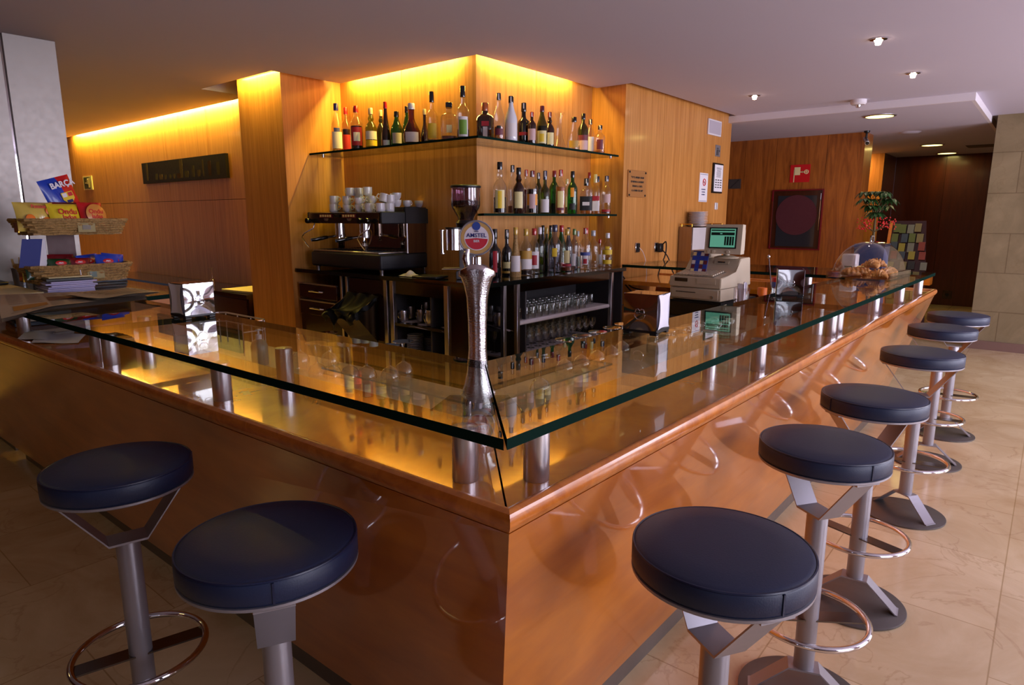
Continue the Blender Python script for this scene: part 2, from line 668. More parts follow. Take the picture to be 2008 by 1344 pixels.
def panel_wall(name, p0, p1, seams, z0, z1, m, hseams=(), n=0.02, depth=0.08, label=None):
    """veneer panels with real gaps on a dark backing; visible side is to the right of p0->p1"""
    p0, p1 = Vector((p0[0], p0[1], 0)), Vector((p1[0], p1[1], 0))
    d = (p1 - p0)
    L = d.length
    d.normalize()
    back = Vector((-d.y, d.x, 0))
    mb = MB()

    def slab(u0, u1, za, zb, t0, t1):
        lo = [p0 + d * u0 + back * t0, p0 + d * u1 + back * t0, p0 + d * u1 + back * t1, p0 + d * u0 + back * t1]
        hexa(mb, [p + Vector((0, 0, za)) for p in lo], [p + Vector((0, 0, zb)) for p in lo])
    us = [0] + list(seams) + [L]
    zs = [z0] + list(hseams) + [z1]
    g = 0.0022
    for i in range(len(us) - 1):
        for j in range(len(zs) - 1):
            slab(us[i] + (g if i else .001), us[i + 1] - (g if i < len(us) - 2 else .001), zs[j] + (g if j else 0), zs[j + 1] - (g if j < len(zs) - 2 else 0), 0, n)
    mb.mat(1)
    slab(0.004, L - 0.004, z0 + .001, z1 - .001, n - .001, depth)
    return struct(name, mb, [m, MT['groove']], label)


ZC = 2.6
struct('floor', MB().span(-3.4, 15, -3.6, 13, -0.1, 0), MT['floor'], 'polished beige marble tile floor')

ce = MB()
ce.span(-3.4, 2.89, -3.6, 13, ZC, ZC + 0.12)
ce.span(2.89, 3.52, -3.6, 4.78, ZC, ZC + 0.12)
ce.span(3.52, 5.06, -3.6, 3.23, ZC, ZC + 0.12)
ce.span(5.06, 15, -3.6, 0.72, ZC, ZC + 0.12)
ce.span(5.06, 7.4, 0.72, 2.89, ZC, ZC + 0.12)
ce.span(2.89, 3.345, 5.92, 13, ZC, ZC + 0.12)
struct('ceiling', ce, MT['ceiling'], 'lilac-tinted white plaster ceiling with light slots')
struct('ceiling_cavity', MB().span(2.7, 7.6, 2.7, 13, 2.95, 3.05).span(2.70, 2.76, 4.6, 6.1, ZC + 0.12, 2.95).span(2.76, 3.4, 6.02, 6.08, ZC + .12, 2.95), MT['ceiling'])
struct('ceiling_lower', MB().span(7.4, 15, 0.74, 13, 2.53, 2.75), MT['ceiling'], 'lowered ceiling over the rear passage')
struct('trim_1', MB().span(7.37, 7.4, 0.71, 8, 2.53, 2.6).span(7.4, 15, 0.71, 0.74, 2.53, 2.6), MT['trim_white'])

panel_wall('wall_alcove_left', (3.6, 4.9), (3.6, 3.31), [0.8], 0, 2.95, MT['wall_wood'])
panel_wall('wall_alcove_right', (3.6, 3.31), (5.11, 3.31), [0.7], 0, 2.95, MT['wall_wood'])
panel_wall('wall_right_return', (5.11, 3.31), (5.11, 2.97), [], 0, 2.95, MT['wall_wood'])
panel_wall('wall_right_wing', (5.11, 2.97), (7.47, 2.97), [0.72], 0, 2.95, MT['wall_wood'])
panel_wall('wall_left_return', (3.03, 4.89), (3.6, 4.89), [], 0, 2.95, MT['wall_wood'])
panel_wall('wall_left_wing', (3.03, 5.56), (3.03, 4.89), [], 0, 2.95, MT['wall_wood'])
panel_wall('wall_passage_left', (3.44, 12.9), (3.44, 5.58), [0.9, 1.9, 2.9, 3.9, 4.9, 5.9], 0, 2.95, MT['wall_wood'], hseams=(1.68,))
panel_wall('wall_rear_end', (7.47, 2.97), (7.47, 6.0), [], 0, 2.95, MT['wall_wood'])
panel_wall('wall_hose_reel', (9.2, 6.0), (9.2, 1.96), [2.0, 2.56, 2.98, 3.61], 0, 2.53, MT['hose_wood'])
panel_wall('wall_hose_reel_side', (9.2, 1.96), (9.62, 1.96), [], 0, 2.53, MT['hose_wood'])
panel_wall('wall_rear_orange', (12.4, 6.0), (12.4, 2.33), [], 0, 2.53, MT['wall_wood'])
panel_wall('wall_rear_step', (12.4, 2.33), (13.4, 2.33), [], 0, 2.53, MT['dark_wood'])
panel_wall('wall_rear', (13.4, 2.33), (13.4, -3.5), [0.75], 0, 2.53, MT['dark_wood'])
struct('wall_right_stone', MB().span(9.15, 9.9, -3.6, 0.655, 0.1, 2.6), MT['stone'], 'beige stone block cladding')
struct('baseboard_right', MB().span(9.12, 9.9, -3.6, 0.675, 0, 0.1), MT['skirting'])
panel_wall('wall_left', (-3.3, 8.0), (2.15, 8.0), [1, 2, 3, 4, 5], 0, 2.6, MT['dark_wood'])
panel_wall('wall_far_left', (2.15, 12.9), (3.44, 12.9), [], 0, 2.6, MT['wall_wood'])

# street side with three tall windows, and the entrance wall behind the camera
ww = MB()
ww.span(-3.4, 0.35, -3.6, -3.5, 0, 2.6)
for a, b in ((2.45, 3.35), (5.45, 6.35), (8.45, 9.2)):
    ww.span(a, b, -3.6, -3.5, 0, 2.6)
for a in (0.35, 3.35, 6.35):
    ww.span(a, a + 2.1, -3.6, -3.5, 0, 0.35)
    ww.span(a, a + 2.1, -3.6, -3.5, 2.55, 2.6)
struct('wall_street', ww, MT['ceiling'])
for i, a in enumerate((0.35, 3.35, 6.35)):
    f = MB().span(a, a + 0.05, -3.58, -3.52, 0.35, 2.55).span(a + 2.05, a + 2.1, -3.58, -3.52, 0.35, 2.55)
    f.span(a + .05, a + 2.05, -3.58, -3.52, 0.35, 0.4).span(a + .05, a + 2.05, -3.58, -3.52, 2.5, 2.55).span(a + 1.03, a + 1.07, -3.57, -3.53, 0.4, 2.5)
    f.mat(1).span(a + .05, a + 2.05, -3.552, -3.548, 0.4, 2.5)
    struct('window_%d' % (i + 1), f, [MT['grey_paint'], MT['glass']])
en = MB().span(-3.4, -3.3, -3.6, -2.3, 0, 2.6).span(-3.4, -3.3, -0.5, 8.0, 0, 2.6).span(-3.4, -3.3, -2.3, -0.5, 2.4, 2.6)
struct('wall_entrance', en, MT['dark_wood'])
d = MB().span(-3.37, -3.33, -2.3, -2.24, 0, 2.4).span(-3.37, -3.33, -.56, -.5, 0, 2.4).span(-3.37, -3.33, -1.43, -1.37, 0, 2.4).mat(1).span(-3.352, -3.348, -2.24, -.56, 0.02, 2.38)
struct('door_1', d, [MT['grey_paint'], MT['glass']])

# stainless clad column at the end of the left arm
cl = MB()
cx0, cx1, cy0, cy1 = 1.045, 1.56, 5.08, 5.62
cl.span(cx0, 1.265, cy0, cy1, 0, 2.6).span(1.285, cx1, cy0, cy1, 0, 2.6)
cl.mat(1).span(1.265, 1.285, cy0 + 0.02, cy1 - 0.02, 0, 2.6)
struct('trim_2', cl, [MT['column_steel'], MT['chrome']], 'square column clad in brushed stainless steel')

# ------------------------------------------------------------------ the bar
ZW, ZG, GT = 0.975, 1.10, 0.022


def ry(x, y0=0.706):   # outer edge of the right arm
    return y0 - 0.0127 * (x - 0.846)


def lx(y, x0=0.846):   # outer edge of the left arm
    return x0 - 0.0277 * (y - 0.706)


bar = thing('bar_counter', 'long varnished orange wooden bar counter turning a corner in the middle of the room', 'bar counter', (0.846, 0.706, 0))
OFF = Vector((-0.846, -0.706, 0))


def sub(mb):
    bmesh.ops.translate(mb.bm, verts=mb.bm.verts[:], vec=OFF)
    return mb


RX, LY = 5.72, 6.2
zt = ZW - 0.012
t_r = MB().prism([(0.86, 0.72), (RX - .03, ry(RX) + 0.02), (RX - .03, 1.09), (1.23, 1.09)], zt - 0.035, zt)
sub(t_r).build('counter_top', MT['bar_top'], bar)
t_l = MB().prism([(0.857, 0.723), (1.227, 1.093), (1.2, 5.04), (.985, 5.06), (.985, LY), (lx(LY) + 0.02, LY)], zt - 0.035, zt)
sub(t_l).build('counter_top', MT['bar_top'], bar)
t_3 = MB().prism([(4.95, 1.092), (RX - .03, 1.092), (RX - .03, 2.9), (4.95, 2.9)], zt - 0.035, zt)
sub(t_3).build('counter_top', MT['bar_top'], bar)
# bullnose edging: swept profile
prof = [(0.006, -0.048), (-0.004, -0.036), (-0.009, -0.026), (-0.009, -0.014), (-0.005, -0.004), (0.003, 0.0), (0.012, -0.001), (0.019, -0.005), (0.022, -0.012), (0.022, -0.048)]


def edging(path, inward):
    mb = MB()
    rows = []
    for p, iw in zip(path, inward):
        rows.append([mb.bm.verts.new((p[0] + iw[0] * a, p[1] + iw[1] * a, ZW + b)) for a, b in prof])
    for a, b in zip(rows, rows[1:]):
        for k in range(len(prof)):
            f = mb.bm.faces.new((a[k], a[(k + 1) % len(prof)], b[(k + 1) % len(prof)], b[k]))
            f.smooth = True
    mb.bm.faces.new(rows[0])
    mb.bm.faces.new(list(reversed(rows[-1])))
    return mb


e1 = edging([(0.846, 0.706), (RX, ry(RX)), (RX, 2.9)], [(1, 1), (-1, 1), (-1, 0)])
sub(e1).build('edge_molding', MT['bar_edge'], bar)
e2 = edging([(0.846, 0.706), (lx(LY), LY)], [(1, 1), (1, 0)])
sub(e2).build('edge_molding', MT['bar_edge'], bar)
# battered front panels
zb = 0.085
T0, T1 = Vector((0.852, 0.712, ZW - 0.05)), Vector((RX - .004, ry(RX) + .006, ZW - 0.05))
B0, B1 = Vector((1.055, 0.915, zb)), Vector((5.50, 0.895, zb))
fp = MB()
hexa(fp, [B0, B1, B1 + Vector((-.03, .03, 0)), B0 + Vector((.03, .03, 0))], [T0, T1, T1 + Vector((-.03, .03, 0)), T0 + Vector((.03, .03, 0))])
sub(fp).build('front_panel', MT['bar_wood'], bar)
T2, B2 = Vector((lx(LY) + .006, LY, ZW - 0.05)), Vector((.985, 6.2, zb))
fp = MB()
hexa(fp, [B2, B0, B0 + Vector((.03, .03, 0)), B2 + Vector((.03, 0, 0))], [T2, T0, T0 + Vector((.03, .03, 0)), T2 + Vector((.03, 0, 0))])
sub(fp).build('front_panel', MT['bar_wood'], bar)
fp = MB()
hexa(fp, [B1, Vector((5.5, 2.9, zb)), Vector((5.47, 2.9, zb)), B1 + Vector((-.03, .03, 0))], [T1, Vector((RX, 2.9, ZW - .05)), Vector((RX - .03, 2.9, ZW - .05)), T1 + Vector((-.03, .03, 0))])
sub(fp).build('end_panel', MT['bar_wood'], bar)
kp = MB()
kp.prism([(1.07, 0.93), (5.48, 0.91), (5.48, 0.925), (1.085, 0.945)], 0, zb)
kp.prism([(1.07, 0.93), (1.085, 0.945), (1.06, 4.85), (1.045, 4.85)], 0, zb)
kp.prism([(5.465, 0.926), (5.48, 0.926), (5.48, 2.9), (5.465, 2.9)], 0, zb)
sub(kp).build('kick_plate', MT['kick'], bar)
# inner carcass and the cream service worktop behind it
cc = MB()
cc.prism([(1.12, 0.98), (5.4, 0.96), (5.4, 1.09), (1.23, 1.09)], zb, zt - 0.036)
cc.prism([(1.12, 0.98), (1.23, 1.09), (1.2, 4.8), (1.09, 4.8)], zb, zt - 0.036)
sub(cc).build('carcass', MT['void'], bar)
wt = MB()
wt.prism([(1.232, 1.092), (4.3, 1.092), (4.3, 1.56), (1.72, 1.56)], 0.83, 0.86)
wt.prism([(1.230, 1.094), (1.718, 1.562), (1.68, 4.5), (1.205, 4.5)], 0.83, 0.86)
wt.prism([(1.5, 1.56), (4.3, 1.5), (4.3, 1.53), (1.7, 1.53)], 0.1, 0.83)
sub(wt).build('worktop', MT['worktop'], bar)
posts = [(.924, .89), (.898, 1.867), (1.136, 1.915), (1.02, .778), (2.299, .767), (2.355, .97), (3.31, .75), (3.20, .752),
         (4.09, .745), (4.7, .72), (5.28, .70), (5.25, 1.9), (.868, 2.645), (.864, 2.755), (1.13, 3.0), (.864, 3.703), (3.9, 0.98), (5.0, 1.35), (.87, 4.6)]
for px_, py_ in posts:
    p = MB().lathe([(0.027, zt), (0.0275, zt + 0.002), (0.0275, ZG - GT - 0.001), (0.026, ZG - GT)], 32)
    bmesh.ops.translate(p.bm, verts=p.bm.verts[:], vec=Vector((px_, py_, 0)))
    sub(p).build('support_post', MT['steel'], bar)


def pane(poly, label):
    o = MB().prism(poly, ZG - GT, ZG, side=1).build('glass_bar_top', [MT['glass_top'], MT['glass_edge']])
    return tag(o, label, 'glass top', 'glass sheets lying over the bar on steel posts')


def gy(x):
    return 0.733 - 0.0168 * (x - 0.868)


def gx(y):
    return 0.868 - 0.0296 * (y - 0.733)


def gyi(x):
    return 1.198 - 0.03 * (x - 1.326)


def gxi(y):
    return 1.326 - 0.014 * (y - 1.226)


SEAM = 0.0015
pane([(0.870 + SEAM, 0.733), (3.253, gy(3.253)), (3.253, gyi(3.253)), (1.33, 1.2), (1.33 + SEAM, 1.2)][:4], 'glass sheet from the bar corner along the right arm, carrying the nearest napkin dispenser')
pane([(3.257, gy(3.257)), (5.66, gy(5.66)), (5.66, 2.85), (4.93, 2.85), (4.93, 1.09), (3.257, gyi(3.257))], 'glass sheet at the far end of the right arm, carrying the domed croissant tray')
pane([(0.866, 0.735 + SEAM), (1.326, 1.2), (gxi(2.70), 2.698), (gx(2.70), 2.698)], 'glass sheet from the bar corner along the left arm, carrying one napkin dispenser')
pane([(gx(2.702), 2.702), (gxi(2.702), 2.702), (1.30, 3.55), (1.66, 3.60), (1.66, 5.02), (gx(5.02), 5.02)], 'glass sheet at the far end of the left arm under newspapers and snack baskets')
cb = MB().prism([(1.32, 3.66), (1.62, 3.66), (1.62, 5.0), (1.32, 5.0)], .861, ZG - GT - .001)
sub(cb).build('end_cupboard', MT['bar_wood'], bar)

# ------------------------------------------------------------------ bar stools
def make_stool():
    root = thing('bar_stool', 'x', 'stool')
    R = 0.178
    cu = MB().lathe([(0, .799), (R - .004, .799), (R + .001, .806), (R + .001, .842), (R - .003, .8485), (R - .012, .8525), (R * .6, .8565), (0, .858)], 64, cap=False)
    seat = cu.build('seat', MT['leather'], root)
    pp = MB().ring((0, 0, .8475), R - .002, .0028, 64, 6)
    pp.build('piping', MT['leather_edge'], seat)
    sm = MB().box((R + .0015, 0, .824), (.003, .004, .042))
    sm.build('seam', MT['leather_edge'], seat)
    MB().lathe([(0, .791), (R - .001, .791), (R + .001, .793), (R + .001, .7985), (0, .7985)], 64, cap=False).build('seat_plate', MT['grey_paint'], root)
    W = .075
    br = MB().strip([(-.170, 0, .7875), (-.158, 0, .7875), (-.046, 0, .634), (.046, 0, .634), (.158, 0, .7875), (.170, 0, .7875)], (0, W, 0), (0, 0, .006))
    br.build('seat_bracket', MT['grey_paint'], root)
    MB().lathe([(.0295, .115), (.030, .117), (.030, .629), (.0295, .631)], 32).build('pole', MT['grey_paint'], root)
    fr = MB().ring((0, 0, .290), .168, .0095, 56, 12)
    ft = fr.build('foot_ring', MT['chrome'], root)
    MB().box((0, 0, .285), (.32, .052, .005)).build('foot_bar', MT['steel_dark'], root)
    bb = MB().strip([(-.158, 0, .010), (-.150, 0, .012), (-.045, 0, .113), (.045, 0, .113), (.150, 0, .012), (.158, 0, .010)], (0, .062, 0), (0, 0, .006))
    bb.build('base_bracket', MT['grey_paint'], root)
    MB().lathe([(0, 0), (.186, 0), (.188, .002), (.188, .008), (.185, .010), (0, .010)], 64, cap=False).build('base_disc', MT['base_paint'], root)
    return root


stool0 = make_stool()
G = 'round blue bar stools along the bar'
# x, y, seat bracket angle, foot bar angle, base bracket angle, label
ST = [
    (1.206, .446, -122, -50, -60, 'nearest blue bar stool of the right row, its base cut off by the photo edge'),
    (1.985, .452, -124, -55, -70, 'second blue stool of the right row, directly behind the nearest one'),
    (2.66, .452, 118, -88, -62, 'third blue stool of the right row, its pale floor disc showing past the second'),
    (3.69, .440, -72, -82, -122, 'fourth blue stool of the right row from the camera'),
    (4.61, .462, -74, -80, -78, 'fifth blue stool of the right row, with a wide open V bracket'),
    (5.31, .452, -78, -80, -80, 'farthest blue stool of the right row, standing before the stone wall'),
    (.600, 1.870, -14, -16, -16, 'blue stool at far left with its chrome foot ring in full view'),
    (.638, 1.182, -118, -40, -50, 'blue bar stool on the left arm beside the corner, cut off by the bottom edge'),
]
# row order from the camera differs in bracket angles
ST[2] = ST[2][:2] + (140, -108, -84) + ST[2][5:]
for i, (x, y, a, fa, ba, lab) in enumerate(ST):
    o = stool0 if i == 0 else copy_tree(stool0)
    o.location = (x, y, 0)
    o['label'] = lab
    o['group'] = G
    for ch in o.children:
        n = ch.name.split('.')[0]
        if n in ('seat', 'seat_plate', 'seat_bracket'):
            ch.rotation_euler = (0, 0, math.radians(a))
        elif n == 'foot_bar':
            ch.rotation_euler = (0, 0, math.radians(fa))
        elif n == 'base_bracket':
            ch.rotation_euler = (0, 0, math.radians(ba))
panel_wall('wall_left_wing_back', (3.44, 5.56), (3.03, 5.56), [], 0, 2.95, MT['wall_wood'])

# ------------------------------------------------------------------ back counter around the core
BZ = 1.08
bc = thing('back_counter', 'black granite back counter with steel cabinets below the bottle shelves', 'back counter', (3.05, 2.79, 0))
BO = Vector((-3.05, -2.79, 0))


def subb(mb):
    bmesh.ops.translate(mb.bm, verts=mb.bm.verts[:], vec=BO)
    return mb


wk = MB().prism([(3.05, 2.79), (4.90, 2.79), (4.90, 3.305), (3.595, 3.305), (3.595, 4.88), (3.05, 4.88)], BZ - 0.03, BZ)
subb(wk).build('countertop', MT['granite'], bc)
for (x0, x1, y0, y1) in ((3.07, 3.10, 3.10, 3.14), (3.07, 3.10, 2.81, 2.84), (3.31, 3.34, 2.81, 2.84), (3.455, 3.485, 2.81, 2.84), (4.70, 4.73, 2.81, 2.84),
                         (3.07, 3.10, 3.66, 3.70), (3.07, 3.10, 3.73, 3.77), (3.07, 3.10, 4.20, 4.225), (3.07, 3.10, 4.27, 4.295)):
    subb(MB().span(x0, x1, y0, y1, 0.1, BZ - 0.03, bevel=.002)).build('steel_upright', MT['steel'], bc)

bd = MB()
bd.span(3.085, 3.095, 3.14, 3.66, .955, BZ - .03).span(3.085, 3.095, 2.84, 3.10, 0.1, BZ - .03)
bd.span(3.485, 4.70, 2.825, 2.835, .99, BZ - .03).span(3.34, 3.455, 2.825, 2.835, .1, BZ - .03)
subb(bd).build('steel_fascia', mat('fascia_steel', s(112, 98, 90), .12, 1.0), bc)
ca = MB()
ca.span(3.58, 3.595, 2.84, 4.88, .1, BZ - .031).span(3.10, 4.88, 3.29, 3.305, .1, BZ - .031)
ca.span(3.10, 3.58, 2.84, 4.88, .08, .1).span(3.58, 4.88, 2.84, 3.29, .08, .1)
ca.span(3.11, 3.58, 3.70, 3.72, .1, BZ - .031).span(4.88, 4.90, 2.82, 3.3, .0, BZ - .031).span(3.10, 3.40, 3.13, 3.14, .1, BZ - .031)
subb(ca).build('carcass', MT['void'], bc)
sh = MB()
sh.span(3.075, 3.57, 3.141, 3.66, .722, .742).span(3.075, 3.57, 3.141, 3.66, .49, .505)
sh.span(3.34, 3.455, 2.84, 3.28, .722, .742)
subb(sh).build('shelf', MT['steel_dark'], bc)
sh = MB().span(3.486, 4.69, 2.815, 3.28, .755, .785, bevel=.008).span(3.486, 4.69, 2.86, 3.28, .50, .515)
subb(sh).build('shelf', MT['trim_white'], bc)
dr = MB().span(3.08, 3.095, 4.30, 4.87, .12, BZ - .20)
subb(dr).build('cabinet_door', MT['fridge'], bc)
for zc_, hh in ((.90, .11), (.76, .11)):
    dd = MB().span(3.06, 3.08, 4.33, 4.85, zc_ - hh / 2, zc_ + hh / 2, bevel=.003)
    o = subb(dd).build('drawer', MT['fridge'], bc)
    hm = MB().tube([(3.06, 4.52, zc_), (3.035, 4.53, zc_ + .004), (3.03, 4.60, zc_ + .006), (3.035, 4.67, zc_ + .004), (3.06, 4.68, zc_)], .007)
    subb(hm).build('handle', MT['chrome'], o)
    rl = MB().span(3.055, 3.075, 4.33, 4.85, zc_ + hh / 2 + .002, zc_ + hh / 2 + .012)
    subb(rl).build('rail', MT['steel'], o)
dd = MB().span(3.08, 3.09, 3.775, 4.19, .12, BZ - .04)
subb(dd).build('cabinet_door', MT['fridge'], bc)
pl = MB().span(3.12, 3.16, 2.84, 3.28, .0, .08).span(3.12, 3.16, 3.14, 4.85, 0, .08).span(3.2, 4.85, 2.88, 2.92, 0, .08)
subb(pl).build('plinth', MT['kick'], bc)

# white cloths lining the shelves
tag(MB().grid(lambda u, v: Vector((3.072 + .40 * v + .006 * math.sin(9 * u), 3.15 + .50 * u, .7435 + .003 * math.sin(14 * u + 5 * v) + (-.014 if v == 0 else 0))), 24, 6).build('shelf_cloth', MT['cloth']),
    'white cloth under the steel jugs in the back counter', 'cloth')
# yellow folded cloth lying in the upper gap and the floor cloth on top
tag(MB().grid(lambda u, v: Vector((3.33 + .13 * v, 2.86 + .40 * v + .10 * u - .12, .7435 + .005 * math.sin(11 * u + 8 * v))), 8, 8).build('shelf_cloth', MT['cloth']),
    'white cloth hanging over the shelf edge behind the beer tap', 'cloth')

# steel jugs and pots
JC = [(.0, .0, .045, .10), (.0, .0, .036, .08)]


def jug(loc, r, h, label, group='steel milk jugs and pots on the cloth'):
    t = thing('milk_jug', label, 'jug', loc, 0, group)
    MB().lathe([(0, 0), (r * .95, 0), (r, .004), (r, h * .94), (r * .97, h), (r * .93, h), (r * .95, h * .92), (r * .94, .008), (0, .008)], 24, cap=False).build('body', MT['steel'], t)
    MB().tube([(-r * .9, -.0, h * .85), (-r * 1.5, 0, h * .8), (-r * 1.6, 0, h * .5), (-r * 1.35, 0, h * .25), (-r, 0, h * .2)], .004, 6).build('handle', MT['chrome'], t)
    return t


JL = [(848, 3.16, .05, .105, 'large lidded steel pot at the front right of the jug shelf'), (826, 3.22, .030, .085, 'steel jug just left of the large lidded pot'),
      (792, 3.16, .034, .075, 'short steel jug at the front of the jug shelf'), (776, 3.20, .027, .075, 'slim steel jug left of the short front jug'),
      (766, 3.25, .024, .09, 'leftmost narrow steel jug on the jug shelf'), (806, 3.27, .03, .09, 'tall steel jug behind the short front jug'),
      (870, 3.34, .04, .11, 'steel pot at the back right of the jug shelf'), (838, 3.42, .036, .11, 'steel jug at the back behind the large pot')]
for px_, X, r, h, lab in JL:
    p = onx(px_, 630, X)
    jug((X, p.y, .749), r, h, lab)
p = ony(970, 620, 2.93)
jug((3.41, 2.93, .75), .047, .10, 'steel pot on the shelf right behind the beer tap')
o = thing('pot_lid', 'domed steel lid with a knob on the large pot', 'lid', (3.16, onx(848, 630, 3.16).y, .749 + .1055))
MB().lathe([(0, .0), (.047, .0), (.047, .004), (.02, .012), (.006, .014), (.005, .022), (.009, .026), (.006, .032), (0, .033)], 24, cap=False).build('lid', MT['chrome'], o)

# plate stacks low in the counter: every plate is its own thing
def plate(loc, r, label, group, m=None):
    o = MB().lathe([(0, .0), (r * .6, .0), (r * .65, .002), (r, .0085), (r, .0105), (r * .62, .0045), (0, .004)], 32, cap=False).build('plate', m or MT['white'], loc=loc)
    return tag(o, label, 'plate', group)


p0 = None


def plate_stack(x, y, z, n, r, dz, group, where, jitter=.003):
    src = None
    names = ['bottom'] + ['%s from the bottom' % q for q in ('second', 'third', 'fourth', 'fifth', 'sixth', 'seventh', 'eighth', 'ninth', 'tenth', 'eleventh', 'twelfth', 'thirteenth', 'fourteenth')]
    for k in range(n):
        lab = '%s, %s' % (where, 'topmost' if k == n - 1 else names[k])
        loc = (x + random.uniform(-jitter, jitter), y + random.uniform(-jitter, jitter), z + k * dz)
        if src is None:
            src = plate(loc, r, lab, group)
        else:
            copy_tree(src, None, loc, None, lab)


q = onx(815, 690, 3.2)
plate_stack(3.2, q.y, .506, 12, .062, .0118, 'saucers in the left stack under the counter', 'white saucer in the taller stack under the jug shelf')
q = onx(846, 695, 3.32)
plate_stack(3.32, q.y, .506, 9, .055, .0118, 'saucers in the right stack under the counter', 'white saucer in the lower stack under the jug shelf')
q = onx(876, 690, 3.3)
o = MB().lathe([(0, 0), (.04, 0), (.085, .006), (.086, .009), (0, .005)], 32, cap=False).build('plate', MT['white'], M=Matrix.Translation((3.42, q.y - .02, .594)) @ Matrix.Rotation(math.radians(80), 4, Vector((0, 1, 0))))
tag(o, 'round white plate standing on edge right of the saucer stacks', 'plate')

# tip-out steel bin with a black rubbish bag hanging over its lip
bn = thing('waste_bin', 'open steel waste bin tilted forward and lined with a black bag', 'bin', (3.06, 3.83, .0))
b = MB()
P1, P2, P3 = (.0, .92), (-.005, .575), (-.205, .80)
for y0_, y1_ in ((0.0, .006), (.334, .34)):
    hexa(b, [(P1[0], y0_, P1[1]), (P2[0], y0_, P2[1]), (P3[0], y0_, P3[1]), (P3[0] + .02, y0_, P3[1] + .02)], [(P1[0], y1_, P1[1]), (P2[0], y1_, P2[1]), (P3[0], y1_, P3[1]), (P3[0] + .02, y1_, P3[1] + .02)])
hexa(b, [(P2[0], .006, P2[1]), (P3[0], .006, P3[1]), (P3[0], .334, P3[1]), (P2[0], .334, P2[1])], [(P2[0], .006, P2[1] + .006), (P3[0] + .006, .006, P3[1] + .003), (P3[0] + .006, .334, P3[1] + .003), (P2[0], .334, P2[1] + .006)])
b.build('bin_body', MT['steel_dark'], bn)
bagm = mat('bin_bag', s(8, 8, 10), .5, spec=.2)
bg = MB().grid(lambda u, v: Vector((-.215 + .215 * v - .012 * math.sin(15 * u), -.015 + .37 * u, .815 + .115 * v - .05 * math.sin(PI * v) + .014 * math.sin(17 * u + 5 * v) * (1 - v * .6))), 30, 10)
bg.grid(lambda u, v: Vector((-.215 - .014 * math.sin(15 * u) + .018 * math.sin(9 * u + 6 * v) - .01 * v, -.015 + .37 * u, .818 + .014 * math.sin(17 * u) - (.075 + .03 * u) * v * (1 + .35 * math.sin(12 * u)))), 30, 8)
bg.grid(lambda u, v: Vector((-.215 + .2 * u, -.008 - .006 * math.sin(13 * u) - .004 * v, .817 + .10 * u - .045 * v * (1 + .4 * math.sin(14 * u)) * (1 - .6 * u))), 20, 5)
bg.build('black_bag', bagm, bn)

# glass shelves on the core
def shelf(z, pts, label):
    t = thing('glass_shelf', label, 'shelf', (pts[0][0], pts[0][1], z))
    mb = MB().prism([(a - pts[0][0], b_ - pts[0][1]) for a, b_ in pts], -.016, 0, side=1)
    mb.build('shelf_glass', [MT['shelf_glass'], MT['glass_edge']], t)
    return t


SZ = 2.022
t = shelf(SZ, [(3.25, 2.975), (5.03, 2.975), (5.03, 3.305), (3.595, 3.305), (3.595, 4.88), (3.25, 4.88)], 'upper glass bottle shelf wrapping the corner of the core')
for (x, y) in ((4.97, 3.02), (3.35, 4.83)):
    MB().cyl((x - 3.25, y - 2.975, -.012), (x - 3.25, y - 2.975, -.03), .011).build('bracket', MT['chrome'], t)
t = shelf(1.525, [(3.30, 2.975), (5.03, 2.975), (5.03, 3.305), (3.605, 3.305)], 'lower glass bottle shelf on the right face of the core')
MB().cyl((1.67, .05, -.012), (1.67, .05, -.03), .011).build('bracket', MT['chrome'], t)

# ------------------------------------------------------------------ bottles
def tint(nm, c):
    if nm not in MT:
        MT[nm] = glass(nm, c, 1.5, 0.0, gain=1.6)
    return MT[nm]


def liq(nm, c):
    if nm not in MT:
        MT[nm] = mat(nm, c, 0.05, coat=1.0)
    return MT[nm]


GL = {
    'clear': tint('bottle_clear', (.93, .93, .93, 1)),
    'green': tint('bottle_green', (.10, .38, .08, 1)),
    'olive': tint('bottle_olive', (.24, .30, .05, 1)),
    'pale_green': tint('bottle_pale_green', (.50, .62, .18, 1)),
    'amber': tint('bottle_amber', (.36, .13, .02, 1)),
    'black': liq('bottle_black', s(14, 12, 18)),
    'brown': liq('bottle_brown', s(42, 14, 8)),
    'white': liq('bottle_white', s(228, 226, 236)),
    'straw': MT['wicker'],
    'silver': tint('bottle_smoke', (.62, .60, .66, 1)),
}
LQ = {
    None: None, 'water': tint('liquid_clear', (.90, .9, .9, 1)), 'whisky': liq('liquid_whisky', s(176, 92, 20)), 'dark': liq('liquid_dark', s(30, 10, 12)),
    'red': liq('liquid_red', s(96, 12, 16)), 'amber': liq('liquid_amber', s(120, 48, 12)), 'greenl': liq('liquid_green', s(40, 80, 22)),
}
CP = {n: liq('cap_' + n, c) for n, c in {
    'black': s(16, 16, 22), 'red': s(180, 26, 28), 'blue': s(36, 40, 120), 'cream': s(214, 196, 150), 'white': s(225, 222, 235), 'gold': s(200, 160, 60),
    'purple': s(92, 34, 50), 'orange': s(190, 96, 50), 'green': s(92, 128, 56), 'silver': s(176, 176, 186), 'dred': s(122, 22, 34), 'navy': s(40, 46, 78)}.items()}
LB = {n: mat('label_' + n, c, 0.5) for n, c in {
    'white': s(226, 218, 220), 'cream': s(234, 218, 158), 'yellow': s(238, 200, 50), 'green': s(110, 150, 50), 'red': s(170, 30, 44), 'black': s(24, 22, 26),
    'orange': s(230, 150, 40), 'gold': s(188, 146, 64), 'pink': s(206, 170, 170), 'maroon': s(110, 34, 52), 'blue': s(70, 80, 150)}.items()}
bottle_count = 0


